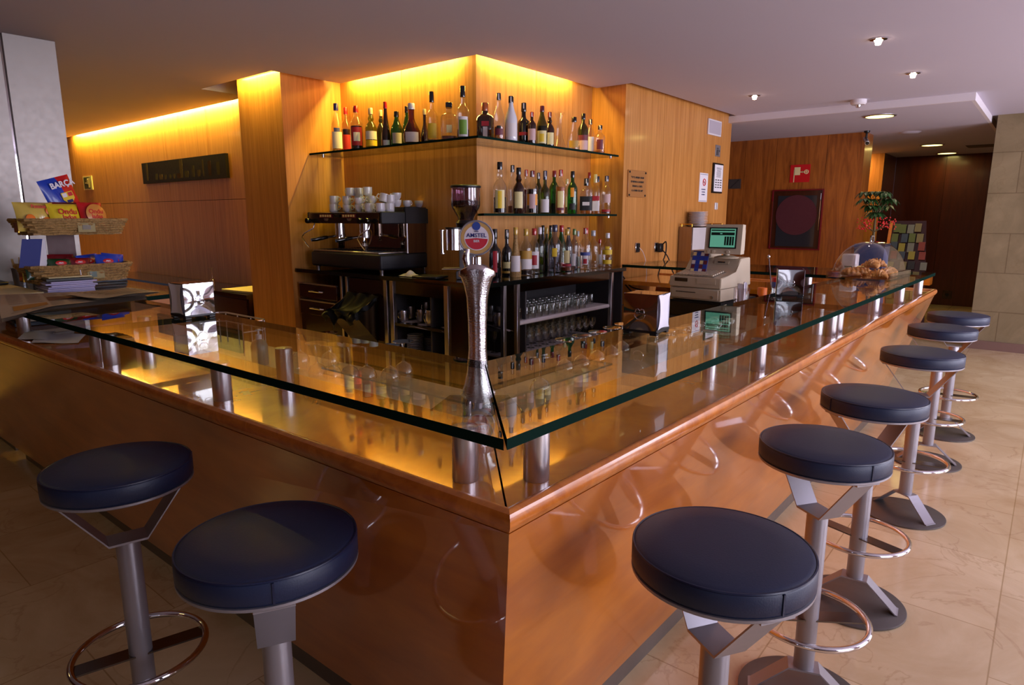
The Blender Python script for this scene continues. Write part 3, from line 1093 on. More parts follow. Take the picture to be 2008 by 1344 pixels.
def bottle(x, y, z, r, h, style, g, lq, fill, cap, lab, label, group, extra=None, twist=0.0):
    """one bottle: glass body, liquid, cap, label(s)"""
    look = math.atan2(-y, -x)       # the label faces the room
    t = thing('bottle', label, 'bottle', (x, y, z), look + twist, group)
    sq = None
    hn = .62
    nr = max(.011, r * .34)
    if style == 'std':       # straight body with round shoulder
        pr = [(0, 0), (r * .93, 0), (r, .006), (r, h * .58), (r * .93, h * .64), (r * .62, h * .71), (nr, h * .77), (nr, h * .95), (nr * 1.15, h * .955), (nr * 1.15, h * .985), (nr, h)]
        hn = .58
    elif style == 'slope':   # long sloping shoulder
        pr = [(0, 0), (r * .93, 0), (r, .006), (r, h * .48), (r * .9, h * .56), (r * .6, h * .68), (nr * 1.1, h * .80), (nr, h * .86), (nr, h)]
        hn = .48
    elif style == 'tall':    # long straight neck
        pr = [(0, 0), (r * .93, 0), (r, .006), (r, h * .50), (r * .85, h * .58), (r * .45, h * .64), (nr, h * .70), (nr * .9, h)]
        hn = .50
    elif style == 'cone':
        pr = [(0, 0), (r * .95, 0), (r, .006), (r * .95, h * .28), (r * .55, h * .55), (nr * 1.1, h * .75), (nr, h * .8), (nr, h)]
        hn = .3
    elif style == 'belly':
        pr = [(0, 0), (r * .7, 0), (r * .92, h * .06), (r, h * .2), (r * .95, h * .36), (r * .6, h * .5), (nr * 1.2, h * .58), (nr, h * .66), (nr, h)]
        hn = .34
    elif style == 'flare':
        pr = [(0, 0), (r * .9, 0), (r, .008), (r * .95, .02), (r * .55, h * .33), (nr, h * .55), (nr, h * .85), (nr * 1.7, h)]
        hn = .1
    elif style == 'square':
        sq = 6
        pr = [(0, 0), (r * .93, 0), (r, .006), (r, h * .60), (r * .85, h * .67), (nr * 1.3, h * .72), (nr, h * .76), (nr, h)]
        hn = .60
    elif style == 'bulb':    # bulge in the neck
        pr = [(0, 0), (r * .93, 0), (r, .006), (r, h * .52), (r * .8, h * .60), (nr * 1.1, h * .69), (nr * 1.55, h * .75), (nr * 1.1, h * .81), (nr, h * .84), (nr, h)]
        hn = .52
    capz = {'flare': 1.1, 'cone': .86, 'tall': .80, 'square': .80}.get(style, .86)
    body = MB().lathe([p_ for p_ in pr if p_[1] <= h * 1.0], 20, cap=False, sq=sq)
    body.build('glass_body', GL[g], t)
    if lq and LQ[lq]:
        top = h * fill
        ins = [(0, .004)] + [(max(0.004, a * .93), b_) for a, b_ in pr[1:] if .004 < b_ < top]
        # radius at the liquid surface
        for (a0, b0), (a1, b1) in zip(pr, pr[1:]):
            if b0 <= top <= b1 and b1 > b0:
                ins.append((max(.004, (a0 + (a1 - a0) * (top - b0) / (b1 - b0)) * .93), top))
                break
        ins.append((0, top))
        MB().lathe(ins, 16, cap=False, sq=sq).build('liquid', LQ[lq], t)
    if cap:
        if style == 'square' and extra == 'bigcap':
            MB().box((0, 0, h * .93), (.075, .045, .034), bevel=.004).build('cap', CP[cap], t)
        else:
            cz = h * capz
            MB().lathe([(0, cz), (nr * 1.22, cz), (nr * 1.25, cz + .002), (nr * 1.2, h * 1.0), (nr * 1.1, h + .003), (0, h + .003)], 14, cap=False).build('cap', CP[cap], t)
    if lab:
        specs = lab if isinstance(lab, list) else [(lab, .12, hn - .08, 1.1)]
        for li_, (lc, z0, z1, span_) in enumerate(specs):
            mb = MB()
            n = 10
            vs0 = []
            for k in range(n + 1):
                a = -span_ + 2 * span_ * k / n
                ca_, sa_ = math.cos(a), math.sin(a)
                rr = r * (1.02 + .014 * li_)
                if style == 'belly':
                    rr = r * (1.03 + .014 * li_)
                if sq:
                    m_ = (abs(ca_) ** sq + abs(sa_) ** sq) ** (1.0 / sq)
                    ca_, sa_ = ca_ / m_, sa_ / m_
                vs0.append((mb.bm.verts.new((rr * ca_, rr * sa_, h * z0)), mb.bm.verts.new((rr * ca_, rr * sa_, h * z1))))
            for (a, b_), (c, d_) in zip(vs0, vs0[1:]):
                f = mb.bm.faces.new((a, c, d_, b_))
                f.smooth = True
            mb.build('label', LB[lc], t)
    if extra == 'seal':      # paper tax strip over the cap
        MB().box((nr * 1.3, 0, h * .93), (.001, .008, h * .13)).build('tax_strip', LB['white'], t)
    return t


def bpx(px_, ptop, wpx, plane, val, zs, **k):
    p = onx(px_, ptop, val) if plane == 'x' else ony(px_, ptop, val)
    base = p.copy()
    depth = (Vector((p.x, p.y, zs)) - Vector((0, 0, H))).dot(FW)
    r = wpx * depth / F_PX / 2
    h = p.z - zs
    # the sight line through the top meets the plane at p; keep the foot under it along the wall axis
    q = Vector((p.x, p.y, zs))
    return bottle(q.x, q.y, zs + .0008, r, h, **k)


W_ = [('white', .12, .5, 1.1)]
G1 = 'bottles on the upper shelf, left side'
T1S = [
    (658, 204, 23, 3.38, 'slope', 'clear', 'water', .15, 'blue', [('white', .08, .42, .9), ('blue', .42, .5, .5)], 'tall clear bottle with blue cap, leftmost on the upper shelf'),
    (677, 212, 20, 3.53, 'std', 'clear', 'dark', .54, 'red', [('red', .1, .42, .9)], 'red-capped dark bottle behind the red-labelled one on the upper shelf'),
    (697, 209, 25, 3.36, 'std', 'clear', 'dark', .55, 'red', [('red', .1, .52, .9), ('white', .2, .4, .5)], 'red-capped dark bottle with round red label on the upper shelf'),
    (726, 213, 23, 3.40, 'bulb', 'pale_green', None, 0, 'cream', [('white', .24, .44, 1.1), ('yellow', .08, .22, 1.1)], 'pale green bottle with bulging neck and white label'),
    (746, 217, 18, 3.53, 'bulb', 'olive', None, 0, 'cream', None, 'olive bottle with cream cap behind the tall brown cone'),
    (755, 201, 19, 3.38, 'cone', 'brown', None, 0, 'red', [('white', .02, .16, .7)], 'tall conical brown bottle with red neck'),
    (777, 220, 24, 3.42, 'slope', 'green', None, 0, 'black', [('white', .1, .4, .8)], 'short green bottle with black cap and white label'),
    (797, 210, 19, 3.54, 'slope', 'green', None, 0, 'black', None, 'green bottle with black cap half hidden behind the round brown one'),
    (806, 204, 34, 3.38, 'belly', 'amber', 'amber', .3, 'white', [('white', .06, .3, .8)], 'round-bellied brown liqueur bottle with white cap'),
    (832, 215, 17, 3.52, 'belly', 'brown', None, 0, 'cream', None, 'small dark brown bottle beside the round-bellied one'),
    (846, 181, 23, 3.38, 'tall', 'clear', 'dark', .06, 'black', [('yellow', .08, .38, .8)], 'tall clear bottle with black cap and yellow-green label, left of the square decanter'),
    (880, 202, 33, 3.38, 'square', 'clear', 'amber', .12, 'black', [('cream', .2, .4, .3)], 'square nearly empty bottle with a big black rectangular stopper'),
    (907, 170, 25, 3.35, 'tall', 'clear', 'dark', .18, 'black', [('white', .04, .42, .8), ('green', .08, .36, .62)], 'tallest clear bottle with green label, just left of the core corner'),
]
for a in T1S:
    bpx(a[0], a[1], a[2], 'x', a[3], SZ, style=a[4], g=a[5], lq=a[6], fill=a[7], cap=a[8], lab=a[9], label=a[10], group=G1, extra='bigcap' if a[4] == 'square' else None)
G2 = 'bottles on the upper shelf, right side'
T2S = [
    (951, 203, 33, 3.225, 'square', 'brown', None, 0, 'orange', [('red', .4, .52, .4), ('white', .1, .38, .25)], 'squat square brown bottle just right of the core corner', None),
    (978, 184, 21, 3.05, 'slope', 'clear', 'whisky', .28, 'black', [('maroon', .1, .24, .8), ('black', .24, .3, .4)], 'clear bottle with long black neck and a little amber liquor', 'seal'),
    (1002, 190, 25, 3.05, 'slope', 'white', None, 0, 'black', [('white', .1, .4, .9)], 'opaque white bottle with white and black cap', 'seal'),
    (1027, 203, 25, 3.12, 'tall', 'black', None, 0, 'black', [('red', .22, .3, .8)], 'black bottle with slim red band right of the white bottle', 'seal'),
    (1043, 221, 17, 3.04, 'std', 'brown', None, 0, 'red', [('pink', .12, .48, 1.0)], 'small dark bottle with red cap and pink label', 'seal'),
    (1063, 209, 22, 3.06, 'slope', 'olive', 'dark', .5, 'purple', [('cream', .06, .38, .9), ('yellow', .1, .3, .4)], 'olive bottle with purple cap and yellow label', None),
    (1078, 221, 19, 3.08, 'bulb', 'brown', None, 0, 'dred', [('cream', .08, .42, 1.0)], 'dark bottle with wine-red cap and oval cream label', 'seal'),
    (1097, 221, 34, 3.19, 'flare', 'clear', 'whisky', .03, None, None, 'empty flared glass decanter without a stopper', None),
    (1126, 231, 25, 3.04, 'cone', 'clear', 'water', .1, 'black', [('gold', .06, .28, .8)], 'clear flared cognac bottle with gold oval label', None),
    (1144, 224, 21, 3.08, 'std', 'olive', None, 0, 'black', [('maroon', .3, .44, 1.1), ('pink', .05, .3, 1.1)], 'olive bottle with black cap and maroon label', None),
    (1158, 235, 18, 3.15, 'std', 'clear', 'whisky', .08, 'black', [('white', .06, .5, .9)], 'clear bottle with black cap and white oval label on the upper shelf', 'seal'),
    (1177, 247, 21, 3.06, 'std', 'clear', 'whisky', .12, 'black', [('maroon', .14, .5, .6)], 'short clear bottle, rightmost on the upper shelf', 'seal'),
]
for a in T2S:
    bpx(a[0], a[1], a[2], 'y', a[3], SZ, style=a[4], g=a[5], lq=a[6], fill=a[7], cap=a[8], lab=a[9], label=a[10], group=G2, extra=a[11])
G3 = 'bottles on the lower shelf'
T3S = [
    (980, 319, 26, 3.06, 'bulb', 'clear', 'dark', .32, 'black', [('cream', .1, .46, .75), ('yellow', .1, .44, .3)], 'large clear bottle with yellow label, leftmost on the lower shelf', None),
    (1005, 325, 20, 3.20, 'slope', 'clear', 'amber', .16, 'black', None, 'clear bottle with tax strip behind the leftmost ones of the lower shelf', 'seal'),
    (1017, 330, 24, 3.06, 'bulb', 'brown', None, 0, 'black', [('cream', .12, .48, .7)], 'very dark bottle with cream label on the lower shelf', None),
    (1032, 334, 15, 3.18, 'std', 'clear', 'red', .55, 'red', None, 'slim bottle of red liquor half hidden behind the orange-labelled one', 'seal'),
    (1044, 336, 23, 3.06, 'std', 'clear', 'dark', .58, 'dred', [('orange', .2, .46, 1.0), ('pink', .12, .46, .5)], 'dark bottle with orange and pink label', 'seal'),
    (1056, 340, 15, 3.18, 'std', 'olive', None, 0, 'navy', None, 'slim olive bottle with navy cap at the back of the lower shelf', 'seal'),
    (1069, 336, 20, 3.06, 'tall', 'olive', 'dark', .2, 'navy', [('white', .03, .34, .9)], 'olive wine-shaped bottle with square white label', 'seal'),
    (1087, 336, 20, 3.16, 'std', 'green', 'dark', .25, 'dred', None, 'green bottle with dark red cap behind the amber one', None),
    (1100, 334, 20, 3.05, 'std', 'clear', 'whisky', .62, 'red', [('cream', .12, .52, .6), ('maroon', .08, .14, .8)], 'amber whisky bottle with cream label and red cap', 'seal'),
    (1112, 352, 13, 3.18, 'std', 'clear', 'amber', .3, 'cream', [('cream', .2, .5, .9)], 'low bottle with cream cap between the amber and green ones', None),
    (1123, 337, 20, 3.06, 'std', 'green', 'water', .5, 'black', [('orange', .4, .62, .35), ('black', .1, .25, .6)], 'bright green bottle with orange tag and torn tax strips', None),
    (1150, 351, 24, 3.05, 'square', 'clear', 'whisky', .1, 'black', [('black', .1, .5, 1.3), ('white', .24, .34, .5)], 'square whiskey bottle with black label', 'seal'),
    (1156, 339, 15, 3.20, 'std', 'clear', 'dark', .3, 'dred', None, 'bottle with dark red cap behind the square whiskey', None),
    (1168, 343, 17, 3.08, 'square', 'clear', 'whisky', .1, 'cream', [('red', .34, .46, .9), ('white', .08, .33, .9)], 'bottle with slanting red band right of the square whiskey', None),
    (1173, 347, 14, 3.2, 'std', 'clear', 'whisky', .08, 'navy', None, 'clear bottle with navy cap behind the red-banded one', None),
    (1190, 346, 20, 3.05, 'std', 'clear', 'red', .1, 'navy', [('pink', .3, .52, .9), ('red', .06, .12, .9)], 'clear pink-tinged bottle, rightmost on the lower shelf', 'seal'),
]
for a in T3S:
    bpx(a[0], a[1], a[2], 'y', a[3], 1.525, style=a[4], g=a[5], lq=a[6], fill=a[7], cap=a[8], lab=a[9], label=a[10], group=G3, extra=a[11])
G4 = 'bottles standing on the back counter'
T4S = [
    (971, 450, 21, 543, 'tall', 'black', None, 0, 'black', [('red', .1, .55, .35)], 'tall black wine bottle with red label strip beside the beer tap', None),
    (994, 451, 19, 540, 'tall', 'black', None, 0, 'black', [('cream', .16, .3, .8), ('gold', .05, .1, 1.2)], 'black cream-liqueur bottle with a small cream label', 'seal'),
    (1011, 447, 20, 544, 'cone', 'straw', None, 0, 'gold', [('white', .12, .44, .9)], 'straw-wrapped bottle with yellow cap', None),
    (1031, 450, 22, 540, 'std', 'clear', 'dark', .12, 'gold', [('gold', .36, .54, 1.2), ('white', .14, .36, 1.2)], 'clear bottle with gold over white label', None),
    (1047, 449, 21, 537, 'std', 'clear', 'water', .1, 'red', [('white', .12, .5, .9), ('red', .2, .42, .5)], 'clear bottle with oval red and white label', None),
    (1058, 447, 17, 535, 'std', 'olive', 'dark', .5, 'white', None, 'dark green bottle with white foil cap', None),
    (1071, 447, 14, 531, 'std', 'olive', 'dark', .4, 'gold', None, 'dark bottle with gold cap behind the silver one', None),
    (1064, 443, 14, 527, 'slope', 'black', None, 0, 'black', None, 'black bottle at the back between the white and gold caps', None),
    (1087, 442, 24, 534, 'std', 'silver', 'water', .62, 'navy', [('yellow', .34, .52, .35)], 'silvery clear bottle with small yellow label', None),
    (1079, 443, 15, 526, 'slope', 'green', 'dark', .3, 'black', None, 'green bottle with black cap behind the silvery one', None),
    (1100, 443, 19, 530, 'slope', 'green', 'dark', .5, 'red', [('red', .1, .18, .8)], 'dark green bottle with long red cap', None),
    (1111, 450, 20, 532, 'std', 'clear', 'amber', .1, 'gold', [('cream', .2, .5, .5), ('red', .12, .18, .8)], 'clear bottle with gold cap and cream strip label', None),
    (1114, 447, 14, 525, 'slope', 'black', None, 0, 'black', None, 'black bottle behind the cream strip label', None),
    (1125, 450, 15, 529, 'std', 'silver', 'water', .4, 'green', [('white', .1, .4, .4)], 'slim clear bottle with green cap', None),
    (1132, 454, 12, 524, 'std', 'clear', 'greenl', .3, 'silver', None, 'thin clear bottle with glass stopper at the back', None),
    (1147, 448, 21, 528, 'std', 'clear', 'water', .5, 'red', [('white', .12, .4, .5), ('blue', .34, .42, .9), ('red', .14, .26, .3)], 'broad clear bottle with red cap and pale blue label', 'seal'),
    (1162, 453, 20, 526, 'std', 'clear', 'water', .2, 'silver', [('silver', .1, .1, .1)][:0] or None, 'frosted clear bottle with silver cap', None),
    (1175, 470, 10, 523, 'std', 'clear', 'water', .3, 'red', [('white', .1, .45, .6)], 'small bottle with red cap second from the right', None),
    (1190, 458, 19, 524, 'std', 'clear', 'water', .3, 'white', [('yellow', .10, .22, .9), ('yellow', .38, .52, 1.0), ('yellow', .54, .62, .4)], 'clear bottle with three yellow labels, rightmost on the counter', 'seal'),
    (1022, 452, 12, 527, 'std', 'clear', 'water', .2, 'green', None, 'clear bottle with green cap behind the gold label', None),
    (1034, 444, 14, 526, 'slope', 'clear', 'water', .2, 'navy', None, 'clear bottle with navy cap at the back above the gold label', None),
    (1013, 445, 12, 529, 'slope', 'black', None, 0, 'navy', None, 'dark bottle hidden behind the straw-wrapped one', None),
]
for a in T4S:
    q = at(a[0], a[3], BZ)
    depth = (q - Vector((0, 0, H))).dot(FW)
    # height from the pixel row of its top
    lo, hi = .05, .6
    for _ in range(30):
        md = (lo + hi) / 2
        v = Vector((q.x, q.y, BZ + md - H))
        yy = 672 - v.dot(UP) / v.dot(FW) * F_PX
        if yy > a[1]:
            lo = md
        else:
            hi = md
    qq = q
    r = a[2] * depth / F_PX / 2 * 1.12
    if a[3] >= 533:   # keep the foot on the slab
        pass
    bottle(qq.x, max(qq.y, 2.79 + r + .004), BZ + .0008, r, lo, a[4], a[5], a[6], a[7], a[8], a[9], a[10], G4, a[11])

# ------------------------------------------------------------------ espresso machine (front faces -X, length along Y)
em = thing('espresso_machine', 'two-group black and steel espresso machine with cups piled on top', 'coffee machine', (3.13, 3.86, BZ))
D_, L_ = .52, .90
m = MB()
m.box((D_ / 2, L_ / 2, .085), (D_, L_, .12), bevel=.018, seg=3)
m.build('base_body', MT['black_side'], em)
for (x, y) in ((.04, .04), (.04, L_ - .04), (D_ - .04, .04), (D_ - .04, L_ - .04)):
    MB().lathe([(.014, 0), (.018, .025)], 14, Matrix.Translation((x, y, 0))).build('foot', MT['steel'], em)
tr_ = MB().box((.145, L_ / 2 + .005, .152), (.275, L_ - .05, .014), bevel=.004).build('drip_tray', MT['steel'], em)
sl = MB()
for k in range(20):
    sl.box((.13, .07 + k * .040, .1605), (.20, .006, .003))
sl.build('grate', MT['black'], tr_)
MB().span(.30, .50, .03, L_ - .03, .145, .37).build('back_body', MT['mirror'], em)
MB().span(.294, .30, .05, L_ - .05, .16, .37).build('splash_plate', MT['mirror'], em)
for y in (.012, L_ - .012):
    MB().span(.26, .50, y - .01, y + .01, .145, .375).build('side_panel', MT['mirror'], em)
MB().cyl((.265, -.002, .145), (.265, -.002, .375), .008).build('side_rail', MT['steel'], em)
hd = MB().prism([(-.0, .372), (.005, .452), (.02, .46), (.23, .46), (.23, .372)], 0, L_)
for v in hd.bm.verts:
    v.co = Vector((v.co.x, v.co.z, v.co.y))
hd.build('head_body', MT['steel_dark'], em)
MB().box((.12, -.012, .415), (.235, .022, .09), bevel=.006).build('side_cheek', MT['black_side'], em)
MB().box((.12, L_ + .012, .415), (.235, .022, .09), bevel=.006).build('side_cheek', MT['black_side'], em)
# arched rear side panels
for y in (-.022, L_ + .002):
    p = MB().prism([(.24, .372), (.50, .372), (.52, .47), (.44, .490), (.34, .500), (.24, .497)], 0, .02)
    for v in p.bm.verts:
        v.co = Vector((v.co.x, v.co.z + y, v.co.y))
    p.build('arched_panel', MT['black_side'], em)
MB().span(.24, .50, .0, L_, .372, .495).build('cup_deck', MT['steel_dark'], em)
# control strip
for k, yc in enumerate((.66, .36)):
    c = MB().span(-.004, .002, yc - .085, yc + .085, .415, .443).build('key_panel', MT['dark_red'], em)
    bt = MB()
    for q in range(5):
        bt.box((-.005, yc + .064 - q * .032, .429), (.004, .02, .017), bevel=.001)
    bt.build('keys', MT['cream'], c)
    MB().prism([(yc - .025, .41), (yc + .025, .41), (yc + .012, .392), (yc - .012, .392)], -.004, .002, Matrix(((0, 0, 1, 0), (1, 0, 0, 0), (0, 1, 0, 0), (0, 0, 0, 1)))).build('key_badge', MT['steel'], em)
MB().box((-.004, .51, .43), (.004, .07, .022), bevel=.001).build('maker_plate', MT['black'], em)
for yc in (.86, .18, .09):
    kb = MB().lathe([(.012, 0), (.012, .02), (.021, .024), (.023, .045), (.020, .055), (0, .056)], 16, Matrix.Translation((0.004, yc, .392)) @ Matrix.Rotation(-PI / 2, 4, 'Y'), cap=False)
    kb.build('steam_knob', MT['black_gloss'], em)
for yc in (.62, .30):
    g = MB().cyl((.10, yc, .374), (.10, yc, .285), .038, 24)
    g.cyl((.10, yc, .285), (.10, yc, .262), .042, 24)
    go = g.build('group_head', MT['chrome'], em)
    pf = MB().cyl((.07, yc, .272), (-.02, yc + .012, .262), .009)
    pf.build('portafilter_neck', MT['chrome'], go)
    MB().tube([(-.015, yc + .012, .263), (-.05, yc + .02, .258), (-.10, yc + .03, .25), (-.145, yc + .04, .244)], .014, 12, radii=[.012, .016, .017, .013]).build('portafilter_handle', MT['black_gloss'], go)
    MB().tube([(.09, yc, .262), (.088, yc, .235), (.085, yc + .018, .225)], .009, 8).tube([(.09, yc, .24), (.088, yc - .018, .225)], .008, 8).build('spout', MT['chrome'], go)
for yc, dx in ((.86, -.05), (.14, -.04)):
    MB().tube([(.03, yc, .375), (.01, yc, .33), (dx, yc + .04, .29), (dx - .015, yc + .055, .26), (dx + .01, yc + .045, .21), (dx + .035, yc + .035, .175)], .0055, 8).build('steam_wand', MT['chrome'], em)
# glass of coffee under the right group
cg = thing('coffee_glass', 'small glass of black coffee under the right-hand group', 'glass', (3.13 + .10, 3.86 + .30, BZ + .1635))
MB().lathe([(0, 0), (.022, 0), (.026, .06), (.0245, .06), (.0205, .003), (0, .003)], 20, cap=False).build('glass_body', MT['glass'], cg)
MB().lathe([(0, .0035), (.020, .0035), (.0225, .032), (0, .032)], 20, cap=False).build('coffee', LQ['dark'], cg)

# ------------------------------------------------------------------ cups on the machine
def make_cup(r, h, tall):
    t = thing('coffee_cup', 'x', 'cup')
    if tall:
        pr = [(0, 0), (r * .9, 0), (r * .98, .004), (r, h * .3), (r, h), (r * .93, h), (r * .92, .008), (0, .006)]
    else:
        pr = [(0, 0), (r * .55, 0), (r * .6, .004), (r * .85, h * .3), (r * .98, h * .7), (r, h), (r * .93, h), (r * .9, h * .68), (r * .75, h * .3), (0, .007)]
    MB().lathe(pr, 28, cap=False).build('cup_body', MT['white'], t)
    MB().tube([(r * .93, 0, h * .82), (r * 1.35, 0, h * .84), (r * 1.55, 0, h * .6), (r * 1.4, 0, h * .36), (r * .85, 0, h * .26)], .0038, 8).build('handle', MT['white'], t)
    return t


cupA, cupB = make_cup(.036, .062, True), make_cup(.034, .052, False)
used = {id(cupA): False, id(cupB): False}
mx, my, mz = 3.13, 3.86, BZ


def cup(kind, px_, X, z, ang, label, flip=False):
    src = cupA if kind == 'A' else cupB
    p = onx(px_, 410, mx + X)
    if p.y < 3.905:
        p = ony(px_, 410, 3.905)
        X = p.x - mx
        if X > .205:
            z += .036
    if used[id(src)]:
        o = copy_tree(src)
    else:
        o = src
        used[id(src)] = True
    o.location = (mx + X, p.y, mz + z)
    o.rotation_euler = (0, 0, math.radians(ang))
    if flip:
        o.rotation_euler = (PI, 0, math.radians(ang))
        o.location.z += .062
    o['label'] = label
    o['group'] = 'coffee cups on the espresso machine'
    return o


DK = .4605
R2 = DK + .063
cup('A', 655, .06, DK, -60, 'straight white cup, lower one of the leftmost pair')
cup('A', 656, .06, R2, -60, 'straight white cup, upper one of the leftmost pair')
cup('B', 681, .05, DK, -50, 'rounded white cup, lower one of the second pair from the left')
cup('B', 681, .05, DK + .053, -50, 'rounded white cup, upper one of the second pair from the left')
cup('B', 704, .05, DK, -70, 'rounded white cup, lower one of the third pair')
cup('B', 704, .05, DK + .053, -70, 'rounded white cup, upper one of the third pair')
cup('A', 724, .05, DK, 130, 'straight white cup at the middle of the front row')
cup('A', 746, .04, DK, 128, 'straight white cup at the right of the front row, handle turned left')
cup('B', 731, .10, R2, 128, 'small rounded white cup resting behind the right front cups')
cup('A', 681, .15, DK, -60, 'straight white cup, bottom of the tall left stack at the back')
cup('A', 681, .15, R2, -60, 'straight white cup, middle of the tall left stack at the back')
cup('A', 688, .145, R2 + .063, 100, 'straight white cup on top of the tall left stack')
cup('A', 705, .19, DK, -60, 'straight white cup at the bottom of the middle back stack')
cup('A', 705, .19, R2, -60, 'straight white cup halfway up the middle back stack')
cup('A', 705, .19, R2 + .063, 80, 'straight white cup on top of the middle back stack, partly hidden')
cup('A', 726, .14, DK, -40, 'straight white cup at the bottom of the right back stack')
cup('A', 726, .155, R2, -40, 'straight white cup in the middle of the right back stack')
cup('A', 722, .145, R2 + .063, 60, 'straight white cup on top of the right back stack')
cup('A', 764, .10, DK, 120, 'straight white cup at the bottom of the leaning pair')
c = cup('A', 752, .13, R2 + .008, 140, 'straight white cup tipped over at an angle')
c.rotation_euler = (math.radians(8), math.radians(-14), math.radians(140))
cup('B', 779, .08, DK, 140, 'rounded white cup under the big round one at the right end')
cup('B', 779, .08, DK + .053, 140, 'rounded white cup stacked at the right end, left of two lone cups')
cup('A', 766, .17, R2, 120, 'straight white cup behind the rounded stack on the right')
for q_, (px_, lab) in enumerate(((798, 'rounded white cup, second from the right on the rear deck'), (821, 'rounded white cup, rightmost on the rear deck'))):
    p = ony(px_, 395, 3.92)
    o = copy_tree(cupB, None, (p.x, 3.92, mz + .4955), 0, lab)

# ------------------------------------------------------------------ coffee grinder
gr = thing('coffee_grinder', 'grey coffee grinder with a tall smoked bean hopper', 'grinder', (3.30, 3.17, BZ), math.radians(-50.4 + 90 + 180))
# local x runs toward the room (front), local y across
m = MB().box((0, .02, .03), (.24, .13, .06), bevel=.012, seg=2)
m.box((-.03, .03, .20), (.15, .115, .29), bevel=.012, seg=2)
m.build('housing', MT['grey'], gr)
MB().lathe([(.055, .345), (.062, .35), (.066, .38), (.055, .40)], 28, Matrix.Translation((-.02, .02, 0)) @ Matrix.Diagonal((1.08, 1.08, 1, 1))).build('burr_collar', MT['black'], gr)
MB().lathe([(.05, .40), (.055, .42), (.088, .48), (.094, .50), (.094, .615), (.092, .615), (.092, .50), (.086, .482), (.05, .424)], 36, Matrix.Translation((-.02, .02, 0)) @ Matrix.Diagonal((1.08, 1.08, 1, 1)), cap=False).build('hopper', MT['glass_dim'], gr)
MB().lathe([(0, .402), (.048, .402), (.052, .424), (.085, .483), (.090, .50), (.090, .53), (0, .535)], 28, Matrix.Translation((-.02, .02, 0)) @ Matrix.Diagonal((1.08, 1.08, 1, 1)), cap=False).build('coffee_beans', MT['coffee'], gr)
MB().lathe([(0, .616), (.096, .616), (.098, .62), (.098, .63), (.09, .636), (0, .638)], 36, Matrix.Translation((-.02, .02, 0)) @ Matrix.Diagonal((1.08, 1.08, 1, 1)), cap=False).build('hopper_lid', MT['black'], gr)
MB().lathe([(.052, .20), (.052, .34), (.049, .34), (.049, .20)], 28, Matrix.Translation((.08, -.06, 0)), cap=True).build('dosing_chamber', MT['chrome'], gr)
MB().lathe([(0, .341), (.055, .341), (.055, .352), (0, .354)], 28, Matrix.Translation((.08, -.06, 0)), cap=False).build('chamber_lid', MT['black'], gr)
MB().cyl((.10, -.135, .18), (.10, -.135, .33), .010).cyl((.10, -.135, .33), (.10, -.135, .335), .018).cyl((.10, -.135, .175), (.10, -.135, .18), .018).build('tamper', MT['chrome'], gr)
MB().box((.10, -.06, .075), (.15, .15, .006), bevel=.002).build('portafilter_fork', MT['steel'], gr)

o = MB().box((3.13, 3.33, BZ + .012), (.17, .20, .018), math.radians(15), bevel=.006).build('knock_tray', MT['black'])
tag(o, 'flat black tray in front of the coffee grinder', 'tray')
rr_ = random.Random(5)
o = MB().grid(lambda u, v: Vector((3.10 + .09 * v, 3.43 + .20 * u, BZ + .004 + .026 * math.exp(-((u - .6) ** 2) / .02) * math.sin(PI * v) ** .5 + .010 * math.sin(PI * v) * (1 + .5 * math.sin(23 * u)))), 26, 10).build('bar_cloth', MT['cloth'])
tag(o, 'crumpled pinkish-white cloth lying on the black counter beside the coffee machine', 'cloth')

# ------------------------------------------------------------------ beer tap at the inner corner
look = math.radians(39.6 + 180)
tp = thing('beer_tap', 'tall hammered chrome beer tap column with round beer badge', 'beer tap', (1.643, 1.515, .86), look)
tp.scale = (1.0667, 1.0667, 1.0667)
MB().prism([(-.05, -.10), (.18, -.16), (.18, .16), (-.05, .10)], .0005, .004).build('drip_plate', MT['steel_dark'], tp)
prf = [(-.0, .055, .050), (.02, .058, .050), (.05, .046, .040), (.10, .036, .032), (.17, .030, .028), (.26, .031, .028), (.34, .035, .028), (.38, .043, .030), (.405, .052, .032), (.43, .060, .032), (.444, .0585, .030), (.449, .050, .026)]
tb = MB()
rings = []
for z, ra, rb in prf:
    z2 = .004 + z
    ring_ = []
    for k in range(32):
        a = 2 * PI * k / 32
        zz = z2 - (.020 * (abs(math.sin(a)) ** 2) if z > .42 else 0)
        ring_.append(tb.bm.verts.new((rb * math.cos(a), ra * math.sin(a), zz)))
    rings.append(ring_)
for a, b in zip(rings, rings[1:]):
    for k in range(32):
        f = tb.bm.faces.new((a[k], a[(k + 1) % 32], b[(k + 1) % 32], b[k]))
        f.smooth = True
tb.bm.faces.new(list(reversed(rings[0])))
tb.bm.faces.new(rings[-1])
tb.build('column', MT['hammered'], tp)
MB().tube([(0, 0, .45), (0, 0, .475)], .016, 12).tube([(.01, -.028, .44), (.012, -.034, .47), (.006, -.030, .50)], .010, 12, radii=[.009, .013, .009]).build('tap_valve', MT['chrome'], tp)
Mb = face_M((.0, 0, .535), (0, 1, 0), (0, 0, 1))
bd_ = MB().lathe([(0, -.012), (.052, -.012), (.056, -.006), (.056, .004), (.0535, .007), (.051, .006), (0, .006)], 48, Mb, cap=False).build('badge', MT['grey_paint'], tp)


